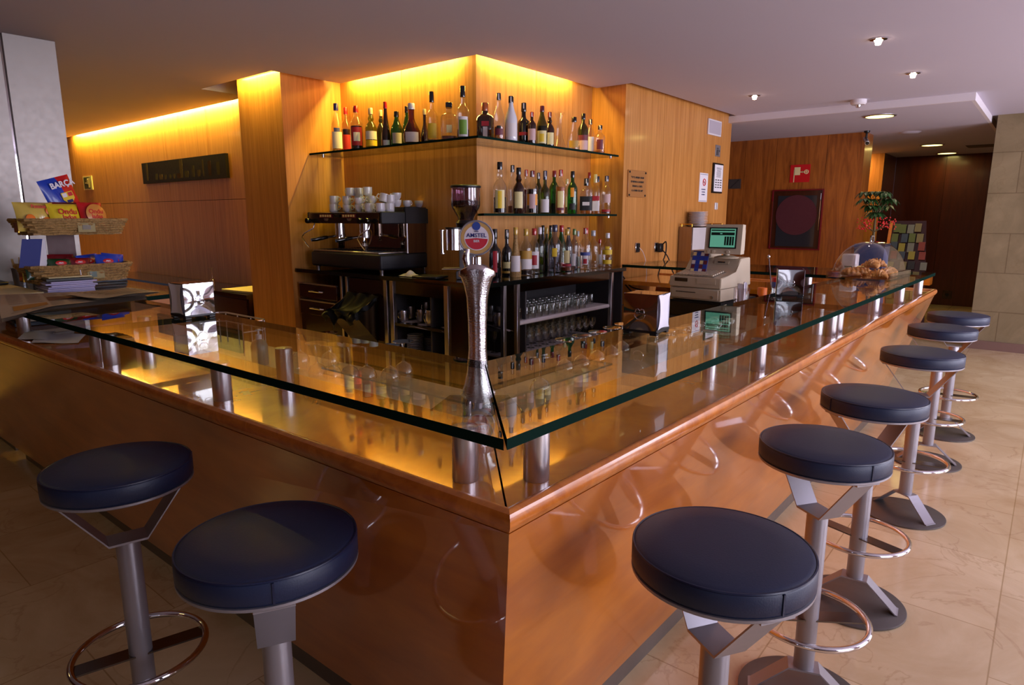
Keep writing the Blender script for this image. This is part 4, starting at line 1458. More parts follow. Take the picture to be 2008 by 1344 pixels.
def disc(r0, r1, z, m, nm, a0=0.0, a1=2 * PI, n=48, th=.0008):
    mb = MB()
    i, o_ = [], []
    for k in range(n + 1):
        a = a0 + (a1 - a0) * k / n
        i.append((r0 * math.cos(a), r0 * math.sin(a)))
        o_.append((r1 * math.cos(a), r1 * math.sin(a)))
    if r0 <= 0:
        poly = ([(0, 0)] if a1 - a0 < 2 * PI - .01 else []) + (o_[:-1] if a1 - a0 > 2 * PI - .01 else o_)
        mb.prism(poly, z, z + th)
    else:
        for k in range(n):
            mb.prism([i[k], o_[k], o_[k + 1], i[k + 1]], z, z + th)
    ob = mb.build(nm, m, bd_)
    ob.matrix_local = Mb
    return ob


disc(0, .050, .0062, MT['badge_gold'], 'badge_ring')
disc(0, .039, .0068, MT['badge_white'], 'badge_field')
disc(0, .036, .0074, MT['badge_red'], 'badge_red_field', PI * 1.03, PI * 1.97)
disc(0, .013, .0076, MT['badge_blue'], 'badge_crest', 0, 2 * PI, 24).matrix_local = Mb @ Matrix.Translation((0, .037, .0006))
text('AMSTEL', .0180, MT['ink_blue'], 'badge_text', bd_, Mb @ Matrix.Translation((0, .008, .0085)), bold=.00015)
text('BIER', .010, MT['badge_white'], 'badge_text', bd_, Mb @ Matrix.Translation((0, -.010, .0088)), bold=.0002)
text('1870', .007, MT['ink_blue'], 'badge_text', bd_, Mb @ Matrix.Translation((0, .0205, .0088)))

# ------------------------------------------------------------------ napkin dispensers
def dispenser(loc, ang, label, w=.122, d=.112, h=.142):
    """chrome plates on local +x and -x... napkins show on local +y and -y"""
    t = thing('napkin_dispenser', label, 'napkin dispenser', loc, ang, 'chrome napkin dispensers on the glass bar')
    for sx_ in (1, -1):
        # slightly cushioned plate
        p = MB().grid(lambda u, v: Vector((sx_ * (d / 2 + .002 + .0035 * math.sin(PI * u) * math.sin(PI * v)), (u - .5) * w, .018 + v * (h - .018))), 14, 14)
        p.grid(lambda u, v: Vector((sx_ * (d / 2 - .001), (u - .5) * w, .018 + v * (h - .018))), 2, 2)
        po = p.build('chrome_plate', MT['chrome'], t)
        em_ = MB()
        Mx = face_M((sx_ * (d / 2 + .0062), 0, .018 + (h - .018) * .46), (0, sx_, 0))
        em_.tube([Mx @ Vector((a, b, 0)) for a, b in ((-.017, .004), (-.014, .014), (-.006, .016), (0, .010), (.006, .016), (.014, .014), (.017, .004))], .0011, 6)
        em_.tube([Mx @ Vector((.019 * math.cos(a), -.004 + .017 * math.sin(a), 0)) for a in [PI + PI * k / 12 for k in range(13)]], .0011, 6)
        em_.build('embossed_heart', MT['chrome'], po)
        text('tulipan', .0115, MT['chrome'], 'embossed_script', po, Mx @ Matrix.Translation((0, .001, .0002)), depth=.0008, bold=.0004, shear=.25)
    MB().box((0, 0, h - .001), (d - .004, w - .006, .002)).build('top_plate', MT['mirror'], t)
    nb = MB()
    for sy_ in (1, -1):
        # pinched napkin face: narrower in the middle
        nb.grid(lambda u, v: Vector(((u - .5) * (d - .012) * (1 - .30 * math.sin(PI * min(1, max(0, (v - .08) / .84))) ** .5), sy_ * (w / 2 - .002 + .005 * abs(u - .5) * 2), .016 + v * (h - .022 + .006 * abs(u - .5) * 2))), 8, 16)
    nb.span(-d / 2 + .01, d / 2 - .01, -w / 2 + .008, w / 2 - .008, .018, h - .004)
    nb.build('napkins', MT['paper'], t)
    bs = MB().box((0, 0, .016), (d + .004, w + .006, .016), bevel=.003)
    for a in (-1, 1):
        for b in (-1, 1):
            bs.box((a * (d / 2 - .010), b * (w / 2 - .012), .005), (.022, .026, .009), bevel=.002)
    bs.build('base', MT['black'], t)
    return t


dispenser((2.04, 1.075, ZG), math.radians(180 + 5), 'chrome napkin dispenser nearest the bar corner on the right arm')
dispenser((3.44, 1.015, ZG), math.radians(180 + 20), 'chrome napkin dispenser farther along the right arm beside the sugar things')
dispenser((1.19, 2.665, ZG), math.radians(-90 + 3), 'chrome napkin dispenser on the left arm beside the newspapers')
t = thing('paper_towel_box', 'small white box behind the left edge of the pastry dome', 'box', (5.275, 1.145, ZG))
MB().box((0, 0, .07), (.09, .10, .135), bevel=.008).build('box_body', MT['white'], t)
MB().box((-.046, 0, .045), (.003, .05, .012)).build('box_opening', MT['ink'], t)

# ------------------------------------------------------------------ wine glasses upside down on the service worktop
def make_wine(h=.166, r=.038, rb=.040):
    t = thing('wine_glass', 'x', 'wine glass')
    pr = [(r * .86, 0), (r, h * .18), (r * .98, h * .30), (r * .72, h * .44), (.006, h * .52), (.0042, h * .60), (.0042, h * .88), (.008, h * .96), (rb, h * .985), (rb, h)]
    outer = pr + [(0, h * 1.0)]
    MB().lathe(outer, 28, cap=False).build('upturned_bowl', MT['crystal'], t)
    return t


wg = make_wine()
first = True
GW = 'wine glasses upside down behind the bar'
LWG = [(586, 652, 'upturned wine glass farthest from the corner behind the left arm'), (619, 673, 'upturned wine glass second from the far end of the left-arm group'),
       (649, 676, 'upturned wine glass in front of the one by the bin'), (643, 653, 'upturned wine glass whose foot disc shows beside the steel bin'),
       (684, 677, 'upturned wine glass at the middle of the left-arm group'), (717, 677, 'upturned wine glass right of the middle of the left-arm group'),
       (763, 678, 'upturned wine glass left of two near the saucer stacks'), (790, 670, 'upturned wine glass right of two near the saucer stacks')]
RWG = [(1060, 698), (1108, 666), (1141, 659), (1172, 651), (1200, 643), (1222, 636)]
RLB = ['nearest the corner, under the glass sheet', 'first of the row of foot discs above the glass', 'second of the row of foot discs above the glass', 'third of the row of foot discs above the glass', 'fourth of the row, directly before the napkin dispenser', 'just behind the napkin dispenser']
for x, y, lab in LWG:
    o = wg if first else copy_tree(wg)
    first = False
    q = at(x, y, 1.025)
    o.location = (q.x, q.y, .8605)
    o['label'] = lab
    o['group'] = GW
for (x, y), lab in zip(RWG, RLB):
    q = at(x, y, 1.025)
    o = copy_tree(wg, None, (q.x, q.y, .8605), None, 'right arm upturned wine glass, ' + lab)

# tumblers upside down under the glass sheet on the right arm
def make_tumbler(h=.10, r=.031, up=False):
    t = MB().lathe([(r, 0), (r * .88, h * .97), (r * .84, h), (0, h), (0, h * .93), (r * .80, h * .92), (r * .95, 0)], 24, cap=False)
    if up:
        for v in t.bm.verts:
            v.co.z = h - v.co.z
    return t.build('tumbler', MT['glass'])


tm = make_tumbler()
tag(tm, 'x', 'tumbler', 'tumblers standing under the glass sheet')
n = 0
for i in range(9):
    for j in range(2):
        x = 2.72 + i * .088
        y = 1.29 + j * .09 + (.0 if i % 2 else .015)
        o = tm if n == 0 else tm.copy()
        if n:
            COL.objects.link(o)
        n += 1
        o.location = (x, y, .8605)
        ordn = ['first', 'second', 'third', 'fourth', 'fifth', 'sixth', 'seventh', 'eighth', 'ninth'][i]
        o['label'] = 'upturned tumbler under the right arm, %s column from the corner, %s row' % (ordn, 'front' if j == 0 else 'rear')
        o['group'] = 'tumblers standing under the glass sheet'

# glasses in the open cabinet of the back counter
t1 = make_tumbler(.085, .028)
tag(t1, 'x', 'tumbler')
n = 0
for j in range(4):
    for i in range(14):
        x = 3.53 + i * .082
        y = 2.865 + j * .085
        if j == 0 and i in (8, 11, 12, 13):
            continue
        o = t1 if n == 0 else t1.copy()
        if n:
            COL.objects.link(o)
        n += 1
        o.location = (x, y, .7856)
        o['label'] = 'tumbler on the white shelf, %s row, %s' % (['front', 'second', 'third', 'rear'][j], ['leftmost', 'second from left', 'third from left', 'fourth from left', 'fifth from left', 'sixth from left', 'left of centre', 'right of centre', 'sixth from right', 'fifth from right', 'fourth from right', 'third from right', 'second from right', 'rightmost'][i])
        o['group'] = 'tumblers in rows on the white cabinet shelf'
fl = MB().lathe([(.030, 0), (.030, .003), (.004, .006), (.0035, .075), (.012, .085), (.026, .11), (.030, .135), (.027, .165), (.0255, .165), (.028, .135), (.024, .112), (.0, .09)], 20, cap=False).build('stemmed_glass', MT['glass'])
tag(fl, 'x', 'wine glass')
n = 0
for j in range(3):
    for i in range(12):
        x = 3.545 + i * .092 + (.03 if j % 2 else 0)
        y = 2.90 + j * .10
        o = fl if n == 0 else fl.copy()
        if n:
            COL.objects.link(o)
        n += 1
        o.location = (x, y, .5155)
        o['label'] = 'stemmed glass on the bottom cabinet shelf, %s row, %s' % (['front', 'middle', 'rear'][j], ['leftmost', 'second from left', 'third from left', 'fourth from left', 'fifth from left', 'left of centre', 'right of centre', 'fifth from right', 'fourth from right', 'third from right', 'second from right', 'rightmost'][i])
        o['group'] = 'stemmed glasses in rows at the bottom of the cabinet'

# steel sink rim, soap bottle and wire rack behind the left arm
t = thing('soap_bottle', 'grey-green soap bottle with white pump behind the left arm', 'bottle', (1.45, 2.64, .8602))
MB().lathe([(0, 0), (.034, 0), (.036, .004), (.036, .085), (.028, .105), (.014, .115), (0, .116)], 24, cap=False).build('bottle_body', mat('soap_green', s(120, 136, 118), .3), t)
MB().lathe([(0, .116), (.014, .116), (.014, .135), (.005, .138), (.005, .152), (.012, .154), (.012, .160), (0, .162)], 16, cap=False).build('pump', MT['white'], t)
t = thing('wire_rack', 'chrome wire rack with rounded rail behind the left napkin dispenser', 'rack', (1.50, 3.07, .8602))
rk = MB()
pts = []
for (a, b) in ((0, -.20), (.10, -.20), (.125, -.175), (.125, .20), (.10, .225), (0, .225)):
    pts.append((a, b, .155))
rk.tube(pts, .004, 8)
rk.tube([(a, b, .11) for a, b, c in pts], .003, 8)
for a, b, c in pts:
    rk.cyl((a, b, 0), (a, b, .155), .003, 8)
for b in (-.05, .08):
    rk.cyl((.125, b, 0), (.125, b, .155), .003, 8)
rk.build('rack_frame', MT['steel'], t)

# ------------------------------------------------------------------ cash register (front faces -X)
rg = thing('cash_register', 'beige cash register with keyboard and cash drawer', 'cash register', (3.97, 1.583, .97), math.radians(-4))
# local: x depth (away), y width (to the left)
Wd, Dp = .36, .40
MB().box((Dp / 2, Wd / 2, .042), (Dp, Wd, .078), bevel=.004).build('drawer_case', MT['beige'], rg)
dwr = MB().box((-.003, Wd / 2, .044), (.008, Wd - .03, .062), bevel=.002).build('drawer_front', MT['beige'], rg)
MB().cyl((-.008, .055, .03), (-.014, .055, .03), .009, 16).build('lock', MT['steel'], dwr)
MB().box((-.008, .24, .052), (.002, .14, .004)).build('slot', MT['ink'], dwr)
bdy = MB().prism([(-.008, .084), (-.006, .150), (.20, .178), (.235, .225), (.26, .262), (.40, .268), (.43, .084)], 0, Wd)
for v in bdy.bm.verts:
    v.co = Vector((v.co.x, v.co.z, v.co.y))
bmesh.ops.bevel(bdy.bm, geom=bdy.bm.edges[:], offset=.004, segments=2, affect='EDGES')
bdy.build('housing', MT['beige'], rg)
KM = Matrix.Translation((.0, 0, .151)) @ Matrix.Rotation(math.radians(-7.7), 4, 'Y')
kp_ = MB().box((.095, .20, .002), (.17, .29, .006), bevel=.002)
for v in kp_.bm.verts:
    v.co = KM @ v.co
kb_ = kp_.build('keyboard', MT['beige_dark'], rg)
ks = MB()
for i in range(6):
    for j in range(12):
        ks.box((.03 + i * .027, .078 + j * .022, .008), (.019, .017, .010))
for v in ks.bm.verts:
    v.co = KM @ v.co
tag(ks.build('keys', MT['beige'], kb_), kind='stuff')
MB().box((-.009, Wd - .085, .13), (.003, .09, .022)).build('maker_plate', MT['steel_dark'], rg)
MB().box((-.009, .10, .128), (.003, .13, .034)).build('blank_plate', MT['beige'], rg)
st = MB().box((.236, .12, .236), (.004, .10, .022), Matrix.Rotation(math.radians(32), 4, 'Y')).build('status_strip', MT['beige'], rg)
MB().box((.232, .12, .238), (.003, .05, .008), Matrix.Rotation(math.radians(32), 4, 'Y')).build('status_print', MT['ink'], st)
MB().box((.31, .275, .285), (.16, .15, .05), bevel=.01).build('receipt_printer', MT['beige'], rg)

mo = thing('monitor', 'small beige monitor with green screen on the cash register', 'monitor', (4.17, 1.640, .97 + .2695), math.radians(2))
MB().lathe([(0, 0), (.075, 0), (.078, .006), (.05, .014), (.02, .018), (.02, .03), (0, .03)], 28, cap=False).build('stand', MT['beige'], mo)
sc_ = MB()
hexa(sc_, [(-.085, -.118, .028), (-.085, .118, .028), (-.07, .118, .215), (-.07, -.118, .215)], [(-.03, -.122, .03), (-.03, .122, .03), (-.03, .122, .212), (-.03, -.122, .212)])
hexa(sc_, [(-.03, -.12, .032), (-.03, .12, .032), (-.03, .12, .21), (-.03, -.12, .21)], [(.12, -.075, .05), (.12, .075, .05), (.12, .075, .17), (.12, -.075, .17)])
case = sc_.build('case', MT['beige'], mo)
SM = face_M((-.0862, 0, .13), (0, -1, 0), (.08, 0, 1))
q = MB().box((0, 0, 0), (.178, .132, .003))
for v in q.bm.verts:
    v.co = SM @ v.co
q.build('bezel', MT['black'], mo)
q = MB().box((0, 0, .002), (.160, .116, .003))
for v in q.bm.verts:
    v.co = SM @ v.co
scn = q.build('screen', MT['crt'], mo)
q = MB()
for (a, b, w_, h_) in ((0, .048, .150, .008), (0, .026, .150, .018), (.043, -.018, .060, .055)):
    q.box((a, b, .0042), (w_, h_, .001))
for v in q.bm.verts:
    v.co = SM @ v.co
q.build('screen_text_blocks', MT['crt_dark'], scn)
q = MB()
for k in range(3):
    q.box((.026 + k * .017, -.018, .005), (.003, .052, .001))
q.box((-.01, .027, .005), (.014, .006, .001))
for v in q.bm.verts:
    v.co = SM @ v.co
q.build('screen_lines', MT['crt'], scn)
for yy in (.085, .055, -.04):
    MB().cyl((-.084, yy, .043), (-.094, yy, .043), .010, 16).build('knob', MT['beige'], mo)

br_ = thing('brochure', 'blue brochure with photo squares leaning on the cash register', 'brochure', (4.10, 1.80, .97 + .165), math.radians(-4))
BM = face_M((0, 0, .0), (0, -1, 0), (.28, 0, 1))
q = MB().box((0, .075, 0), (.115, .15, .004))
for v in q.bm.verts:
    v.co = BM @ v.co
q.build('cover', LB['blue'], br_)
rr_ = random.Random(9)
for k, mname in enumerate(('cream', 'blue', 'white', 'maroon')):
    q = MB()
    for a in range(4):
        for b in range(5):
            if (a * 5 + b * 3 + a * b) % 4 == k:
                q.box((-.042 + a * .028, .018 + b * .028, .003), (.024, .024, .001))
    for v in q.bm.verts:
        v.co = BM @ v.co
    q.build('print_squares', LB[mname] if mname != 'blue' else MT['blue'], br_)

# dark unit under the register
t = thing('register_stand', 'dark cabinet with grey drawer under the cash register', 'cabinet', (3.96, 1.575, 0), math.radians(-4))
MB().span(.0, .50, .0, .50, .08, .86).build('cabinet_body', MT['void'], t)
MB().span(-.012, .0, .01, .49, .87, .955).build('drawer', MT['steel_dark'], t)
MB().span(.0, .52, .0, .50, .86, .968).build('cabinet_top', MT['black'], t)
MB().span(.02, .48, .02, .48, .0, .08).build('plinth', MT['black'], t)

# things standing behind the glass beside the register: straws, spoon glass, corks
t = thing('spoon_cup', 'clear plastic cup full of white sugar sachets right of the register', 'cup', (3.72, 1.36, .8605))
t.scale = (1, 1, 1.2)
MB().lathe([(0, 0), (.035, 0), (.045, .20), (.043, .20), (.033, .004), (0, .004)], 24, cap=False).build('cup_body', MT['acrylic'], t)
q = MB()
for k in range(7):
    a = k * 2.4
    q.box((.016 * math.cos(a), .016 * math.sin(a), .14 + .006 * (k % 3)), (.003, .028, .15), Matrix.Rotation(a, 4, 'Z') @ Matrix.Rotation(.1, 4, 'X'))
q.build('sachets', MT['paper'], t)
t = thing('cork', 'large orange-brown cork standing beside the sachet cup', 'cork', (3.80, 1.27, .8605))
t.scale = (1, 1, 1.2)
MB().lathe([(0, 0), (.018, 0), (.018, .16), (.026, .165), (.026, .20), (0, .202)], 16, cap=False).build('cork_body', MT['orange'], t)
t = thing('bar_spoon', 'steel bar spoon standing in a glass', 'spoon', (3.90, 1.22, .862))
t.scale = (1, 1, 1.2)
MB().cyl((0, 0, 0), (-.045, .045, .34), .003, 8).sphere((-.046, .046, .345), .009).build('spoon_body', MT['chrome'], t)
t = thing('spoon_glass', 'tall glass holding the bar spoon', 'glass', (3.90, 1.22, .8605))
t.scale = (1, 1, 1.2)
MB().lathe([(0, 0), (.03, 0), (.034, .20), (.032, .20), (.028, .004), (0, .004)], 20, cap=False).build('glass_body', MT['glass'], t)
t = thing('jam_jar', 'small jar with round red lid left of the second dispenser', 'jar', (4.22, 1.32, .8605))
t.scale = (1, 1, 1.2)
MB().lathe([(0, 0), (.034, 0), (.035, .20), (0, .20)], 20, cap=False).build('jar_body', LB['blue'], t)
MB().lathe([(0, .20), (.036, .20), (.036, .222), (0, .225)], 20, cap=False).build('lid', MT['red'], t)

# ------------------------------------------------------------------ polished steel box with gallery rail and plates
sb = thing('steel_cabinet', 'polished steel cabinet with brass gallery rail beside the register', 'cabinet', (6.24, 2.82, .0))
MB().span(0, .78, .0, .147, .0, 1.405, bevel=.004).build('cabinet_body', MT['mirror'], sb)
MB().span(.01, .77, -.005, -.001, .9, 1.395).build('front_plate', mat('daylit_satin', s(238, 236, 242), .55, .7), sb)  # whitened face: bright daylight on the steel put into its colour
q = MB()
q.tube([(.01, .14, 1.43), (.01, .01, 1.43), (.77, .01, 1.43), (.77, .14, 1.43)], .004, 8)
q.build('gallery_rail', MT['gold'], sb)
for a, b in ((.01, .12), (.01, .01), (.25, .01), (.5, .01), (.77, .01)):
    MB().cyl((a, b, 1.405), (a, b, 1.43), .006, 10).build('rail_post', MT['gold'], sb)
plate_stack(6.46, 2.865, 1.4055, 12, .098, .0125, 'plates piled on the steel cabinet', 'white plate of the pile on the steel cabinet', .005)

# ------------------------------------------------------------------ sockets, cables, plaques and signs on the right wing
def wall_box(name, label, cat, px_, py_, w_, h_, dpt, Y, m, parts=()):
    p = ony(px_, py_, Y)
    t = thing(name, label, cat, p)
    MB().box((0, -dpt / 2, 0), (w_, dpt, h_), bevel=min(.003, dpt * .3)).build('body', m, t)
    return t, p


YW = 2.9695
t, p = wall_box('wall_socket', 'chrome-framed wall socket with thin white lead, left of two', 'socket', 1249, 486, .075, .09, .01, YW, MT['chrome'])
MB().box((.004, -.012, 0), (.052, .006, .075)).build('socket_insert', MT['black'], t)
pa = p
t, p = wall_box('wall_socket', 'chrome-framed wall socket with black plugs, right of two', 'socket', 1286, 485, .075, .09, .01, YW, MT['chrome'])
MB().box((.03, -.03, -.005), (.07, .045, .085), bevel=.008).build('plug_adapter', MT['black'], t)
pb = p


def cable(label, pts, r, m):
    # smooth the path
    pts = [Vector(a) for a in pts]
    out = []
    n_ = len(pts)
    for i_ in range(n_ - 1):
        p0_, p1_, p2_, p3_ = pts[max(i_ - 1, 0)], pts[i_], pts[i_ + 1], pts[min(i_ + 2, n_ - 1)]
        for k_ in range(8):
            u = k_ / 8
            out.append(.5 * ((2 * p1_) + (p2_ - p0_) * u + (2 * p0_ - 5 * p1_ + 4 * p2_ - p3_) * u * u + (3 * p1_ - p0_ - 3 * p2_ + p3_) * u ** 3))
    out.append(pts[-1])
    o_ = MB().tube(out, r, 6).build('power_cable', m)
    return tag(o_, label, 'cable', 'cables along the right wall')


cable('thin white lead hanging from the left socket', [pa + Vector((.01, -.02, 0)), pa + Vector((.07, -.03, -.05)), ony(1267, 520, 2.93), ony(1268, 560, 2.93)], .003, MT['paper'])
cable('black cable looping down from the plug adapter to the register', [pb + Vector((.05, -.05, .03)), ony(1306, 475, 2.88), ony(1305, 498, 2.88), ony(1293, 530, 2.85), ony(1287, 560, 2.8)], .006, MT['black'])
cable('second black cable from the plug adapter running right', [pb + Vector((.05, -.05, -.03)), ony(1310, 505, 2.88), ony(1318, 530, 2.85), ony(1325, 545, 2.8)], .006, MT['black'])
cable('black cable from the back counter sagging toward the register', [(4.93, 2.93, 1.07), ony(1222, 543, 2.92), ony(1237, 562, 2.9), ony(1262, 570, 2.85)], .007, MT['black'])
cable('lower black cable from the back counter sagging toward the register', [(4.93, 2.91, 1.05), ony(1216, 545, 2.92), ony(1232, 565, 2.9), ony(1245, 578, 2.85)], .007, MT['black'])
cable('thin black cable hanging in a curve beside the cabinet end', [(4.93, 2.90, 1.03), ony(1212, 590, 2.88), ony(1222, 598, 2.86), ony(1234, 596, 2.8)], .004, MT['black'])

t, p = wall_box('plaque', 'tan square plaque with black lettering on the right wing', 'plaque', 1248, 361, .33, .235, .01, YW, mat('plaque_tan', s(176, 120, 66), .35))
for a in (-.145, .145):
    for b in (-.10, .10):
        MB().cyl((a, -.010, b), (a, -.016, b), .009, 12).build('screw_cap', MT['ink'], t)
PM = face_M((0, -.0105, 0), (1, 0, 0))
for k, ln in enumerate(('"TOT EL MENJAR I BEURE', 'ES PREPARA AL MOMENT', 'DEMANI LA CARTA', 'A LA BARRA DEL BAR"')):
    text(ln, .021, MT['ink'], 'lettering', t, PM @ Matrix.Translation((0, .055 - k * .038, 0)), bold=.0012)
t, p = wall_box('no_smoking_sign', 'white sheet with red no smoking circle', 'sign', 1379, 368, .21, .30, .003, YW, MT['paper'])
SMx = face_M((0, -.004, 0), (1, 0, 0))
q = MB().ring((0, 0, 0), .034, .005, 32, 6, M=SMx @ Matrix.Translation((.01, .055, 0)))
q.cyl(SMx @ Vector((.01 - .024, .055 + .024, 0)), SMx @ Vector((.01 + .024, .055 - .024, 0)), .004, 6)
q.build('red_circle', MT['red'], t)
MB().box((.01, -.004, .055), (.036, .001, .008)).build('cigarette', MT['ink'], t)
for k, ln in enumerate(('NO SMOKING', 'NO FUMAR', 'PROHIBIDO')):
    text(ln, .016, MT['ink_blue'], 'lettering', t, SMx @ Matrix.Translation((0, -.02 - k * .027, 0)), bold=.0004)
MB().box((0, -.003, .135), (.19, .001, .004)).box((0, -.003, -.14), (.19, .001, .004)).build('lines', MT['ink_blue'], t)
t, p = wall_box('price_list', 'dark framed printed price list at the end of the right wing', 'sign', 1405, 350, .26, .32, .02, YW, MT['black'])
MB().box((0.002, -.0215, 0), (.225, .003, .285)).build('sheet', MT['paper'], t)
q = MB()
rr_ = random.Random(2)
for k in range(9):
    wl = .10 + .03 * rr_.random()
    q.box((-.0, -.0235, .11 - k * .012), (wl, .001, .004))
for k in range(4):
    for c_ in range(3):
        q.box((-.065 + c_ * .065, -.0235, -.02 - k * .026), (.045, .001, .010))
q.build('printed_lines', LB['black'], t)
t, p = wall_box('toilet_sign', 'small steel toilet sign with two figures and an arrow', 'sign', 1407, 296, .13, .12, .006, YW, MT['grey_paint'])
q = MB()
for a in (-.03, .0):
    q.box((a, -.007, -.004), (.014, .002, .034)).box((a - .004, -.007, -.034), (.005, .002, .03)).box((a + .004, -.007, -.034), (.005, .002, .03)).cyl((a, -.006, .024), (a, -.008, .024), .007, 12)
q.prism([(.03, -.012), (.045, 0), (.03, .012)], 0, .002, face_M((0, -.007, 0), (1, 0, 0)))
q.build('pictogram', MT['ink'], t)
t, p = wall_box('emergency_light', 'white framed emergency light panel near the ceiling', 'emergency light', 1399.5, 251, .34, .16, .018, YW, MT['trim_white'])
MB().box((0, -.0195, 0), (.30, .003, .13)).build('lens', MT['pale_box'], t)
t, p = wall_box('light_switch', 'white double light switch under the price list', 'switch', 1403, 404.5, .075, .075, .012, YW, MT['white'])
MB().box((0, -.014, 0), (.003, .003, .07)).build('switch_gap', MT['beige_dark'], t)

# ------------------------------------------------------------------ ceiling fittings
for px_, py_, lab in ((1723, 76, 'bright small spotlight nearest the top edge of the ceiling'), (1791, 143, 'bright small spotlight right of centre, second one back'), (1480, 187, 'bright small spotlight above the end of the right wing')):
    p = at(px_, py_, ZC)
    t = thing('spotlight', lab, 'ceiling light', (p.x, p.y, ZC), 0, 'small glowing spotlights in the main ceiling')
    MB().lathe([(.028, 0), (.050, 0), (.050, -.006), (.028, -.010)], 24, cap=False).build('trim_ring', MT['chrome'], t)
    MB().lathe([(0, -.040), (.016, -.036), (.020, -.02), (.026, -.008), (0, -.004)], 16, cap=False).build('lamp', MT['lamp_glow'], t)
    area('spot_lamp_light', (p.x, p.y, ZC - .05), (0, 0, -1), .04, .04, 1.2, (1, .75, .5), math.radians(120))
p = at(1684, 196, ZC)
t = thing('smoke_detector', 'white round smoke detector under the main ceiling', 'smoke detector', (p.x, p.y, ZC))
MB().lathe([(0, 0), (.07, 0), (.07, -.03), (.058, -.045), (0, -.045)], 28, cap=False).build('body', MT['trim_white'], t)
MB().lathe([(.024, -.045), (.024, -.058), (.016, -.07), (0, -.072)], 20).build('sensor', MT['steel'], t)
for px_, py_, lab in ((1725, 227, 'round recessed yellow downlight nearest in the lowered ceiling'), (1828, 284, 'round recessed yellow downlight second in the lowered ceiling'), (1857, 300, 'round recessed yellow downlight farthest in the lowered ceiling')):
    p = at(px_, py_, 2.53)
    t = thing('downlight', lab, 'ceiling light', (p.x, p.y, 2.53), 0, 'recessed downlights in the lowered ceiling')
    MB().lathe([(.13, 0), (.155, 0), (.155, -.006), (.13, -.012)], 36, cap=False).build('trim_ring', MT['steel'], t)
    MB().lathe([(0, -.004), (.129, -.004), (.129, -.007), (0, -.008)], 36, cap=False).build('lamp', MT['lamp_yellow'], t)
    area('downlight_light', (p.x, p.y, 2.521), (0, 0, -1), .17, .17, 3, (1, .80, .25))
p = at(1785, 259, 2.53)
t = thing('ceiling_vent', 'round pale vent disc in the lowered ceiling', 'vent', (p.x, p.y, 2.53))
MB().lathe([(0, -.018), (.09, -.018), (.12, 0), (0, 0)], 28, cap=False).build('disc', MT['ceiling'], t)
p = at(1928, 286, 2.53)
t = thing('ceiling_vent', 'square slatted vent grille in the far lowered ceiling', 'vent', (p.x, p.y, 2.53))
q = MB()
for k in range(6):
    q.box((-.15 + k * .06, 0, -.006), (.03, .36, .01))
q.build('slats', MT['beige_dark'], t)
MB().box((0, 0, -.001), (.40, .40, .002)).build('frame', MT['void'], t)
p = onx(1697, 285, 9.15)
t = thing('security_camera', 'small security camera hanging at the corner of the hose wall', 'camera', (9.1, 1.93, 2.53))
MB().lathe([(0, 0), (.035, 0), (.03, -.02), (.012, -.03), (.012, -.08), (0, -.08)], 16, cap=False).build('mount', MT['black'], t)
MB().cyl((.03, .02, -.09), (-.07, -.03, -.15), .028, 16).build('camera_body', MT['steel'], t)
MB().cyl((-.07, -.03, -.15), (-.078, -.034, -.155), .02, 16).build('lens', MT['black_gloss'], t)

# ------------------------------------------------------------------ hose reel cabinet and its sign
def on_hose(px_, py_):
    return onx(px_, py_, 9.1995)


a_, b_ = on_hose(1551, 324), on_hose(1587, 357)
t = thing('fire_hose_sign', 'red square sign with white hose reel symbol', 'sign', ((a_ + b_) / 2))
wz, wy = abs(a_.z - b_.z), abs(a_.y - b_.y)
MB().box((-.003, 0, 0), (.006, wy, wz)).build('plate', MT['red'], t)
HM = face_M((-.0065, 0, 0), (0, -1, 0))
q = MB()
q.box((-.035, .03, 0), (.075, .10, .002))
q.box((-.072, -.03, 0), (.010, .16, .002))
q.box((.03, .018, 0), (.06, .012, .002))
q.box((.03, .018, 0), (.01, .02, .002))
for v in q.bm.verts:
    v.co = HM @ v.co
q.ring((0, 0, 0), .024, .005, 20, 6, M=HM @ Matrix.Translation((.078, .018, 0)))
q.cyl(HM @ Vector((.056, .018, 0)), HM @ Vector((.10, .018, 0)), .004, 6).cyl(HM @ Vector((.078, -.004, 0)), HM @ Vector((.078, .040, 0)), .004, 6)
q.build('symbol', MT['cream'], t)
a_, b_ = on_hose(1516, 373), on_hose(1616, 373)
c_ = on_hose(1609, 491)
ya, yb = a_.y, on_hose(1612, 430).y
za, zb_ = a_.z, c_.z
t = thing('fire_hose_cabinet', 'glass-fronted hose reel cabinet with red frame and dim red reel', 'fire cabinet', (9.1995, (ya + yb) / 2, (za + zb_) / 2))
hw, hh = abs(ya - yb) / 2, abs(za - zb_) / 2
q = MB()
for sx_ in (-1, 1):
    q.box((-.012, sx_ * (hw - .008), 0), (.024, .016, 2 * hh))
    q.box((-.012, 0, sx_ * (hh - .008)), (.024, 2 * hw - .032, .016))
q.build('frame', MT['dark_red'], t)
MB().box((-.004, 0, 0), (.006, 2 * hw - .03, 2 * hh - .03)).build('back_board', wood('cabinet_inner', s(52, 22, 10), s(70, 32, 16)), t)
MB().box((-.010, 0, -.02), (.004, 2 * hw - .16, 2 * hh - .12)).build('door_glass', MT['cabinet_glass'], t)
MB().lathe([(0, 0), (hw * .80, 0), (hw * .80, .003), (0, .004)], 48, face_M((-.0125, 0, .06), (0, -1, 0)), cap=False).build('hose_reel', MT['maroon'], t)
MB().box((-.026, hw - .012, -.05), (.004, .008, 1.5 * hh)).build('hinge_strip', MT['chrome'], t)
MB().box((-.026, -hw + .03, .1), (.004, .006, 1.2 * hh)).build('closing_strip', MT['chrome'], t)
a_ = on_hose(1441, 361)
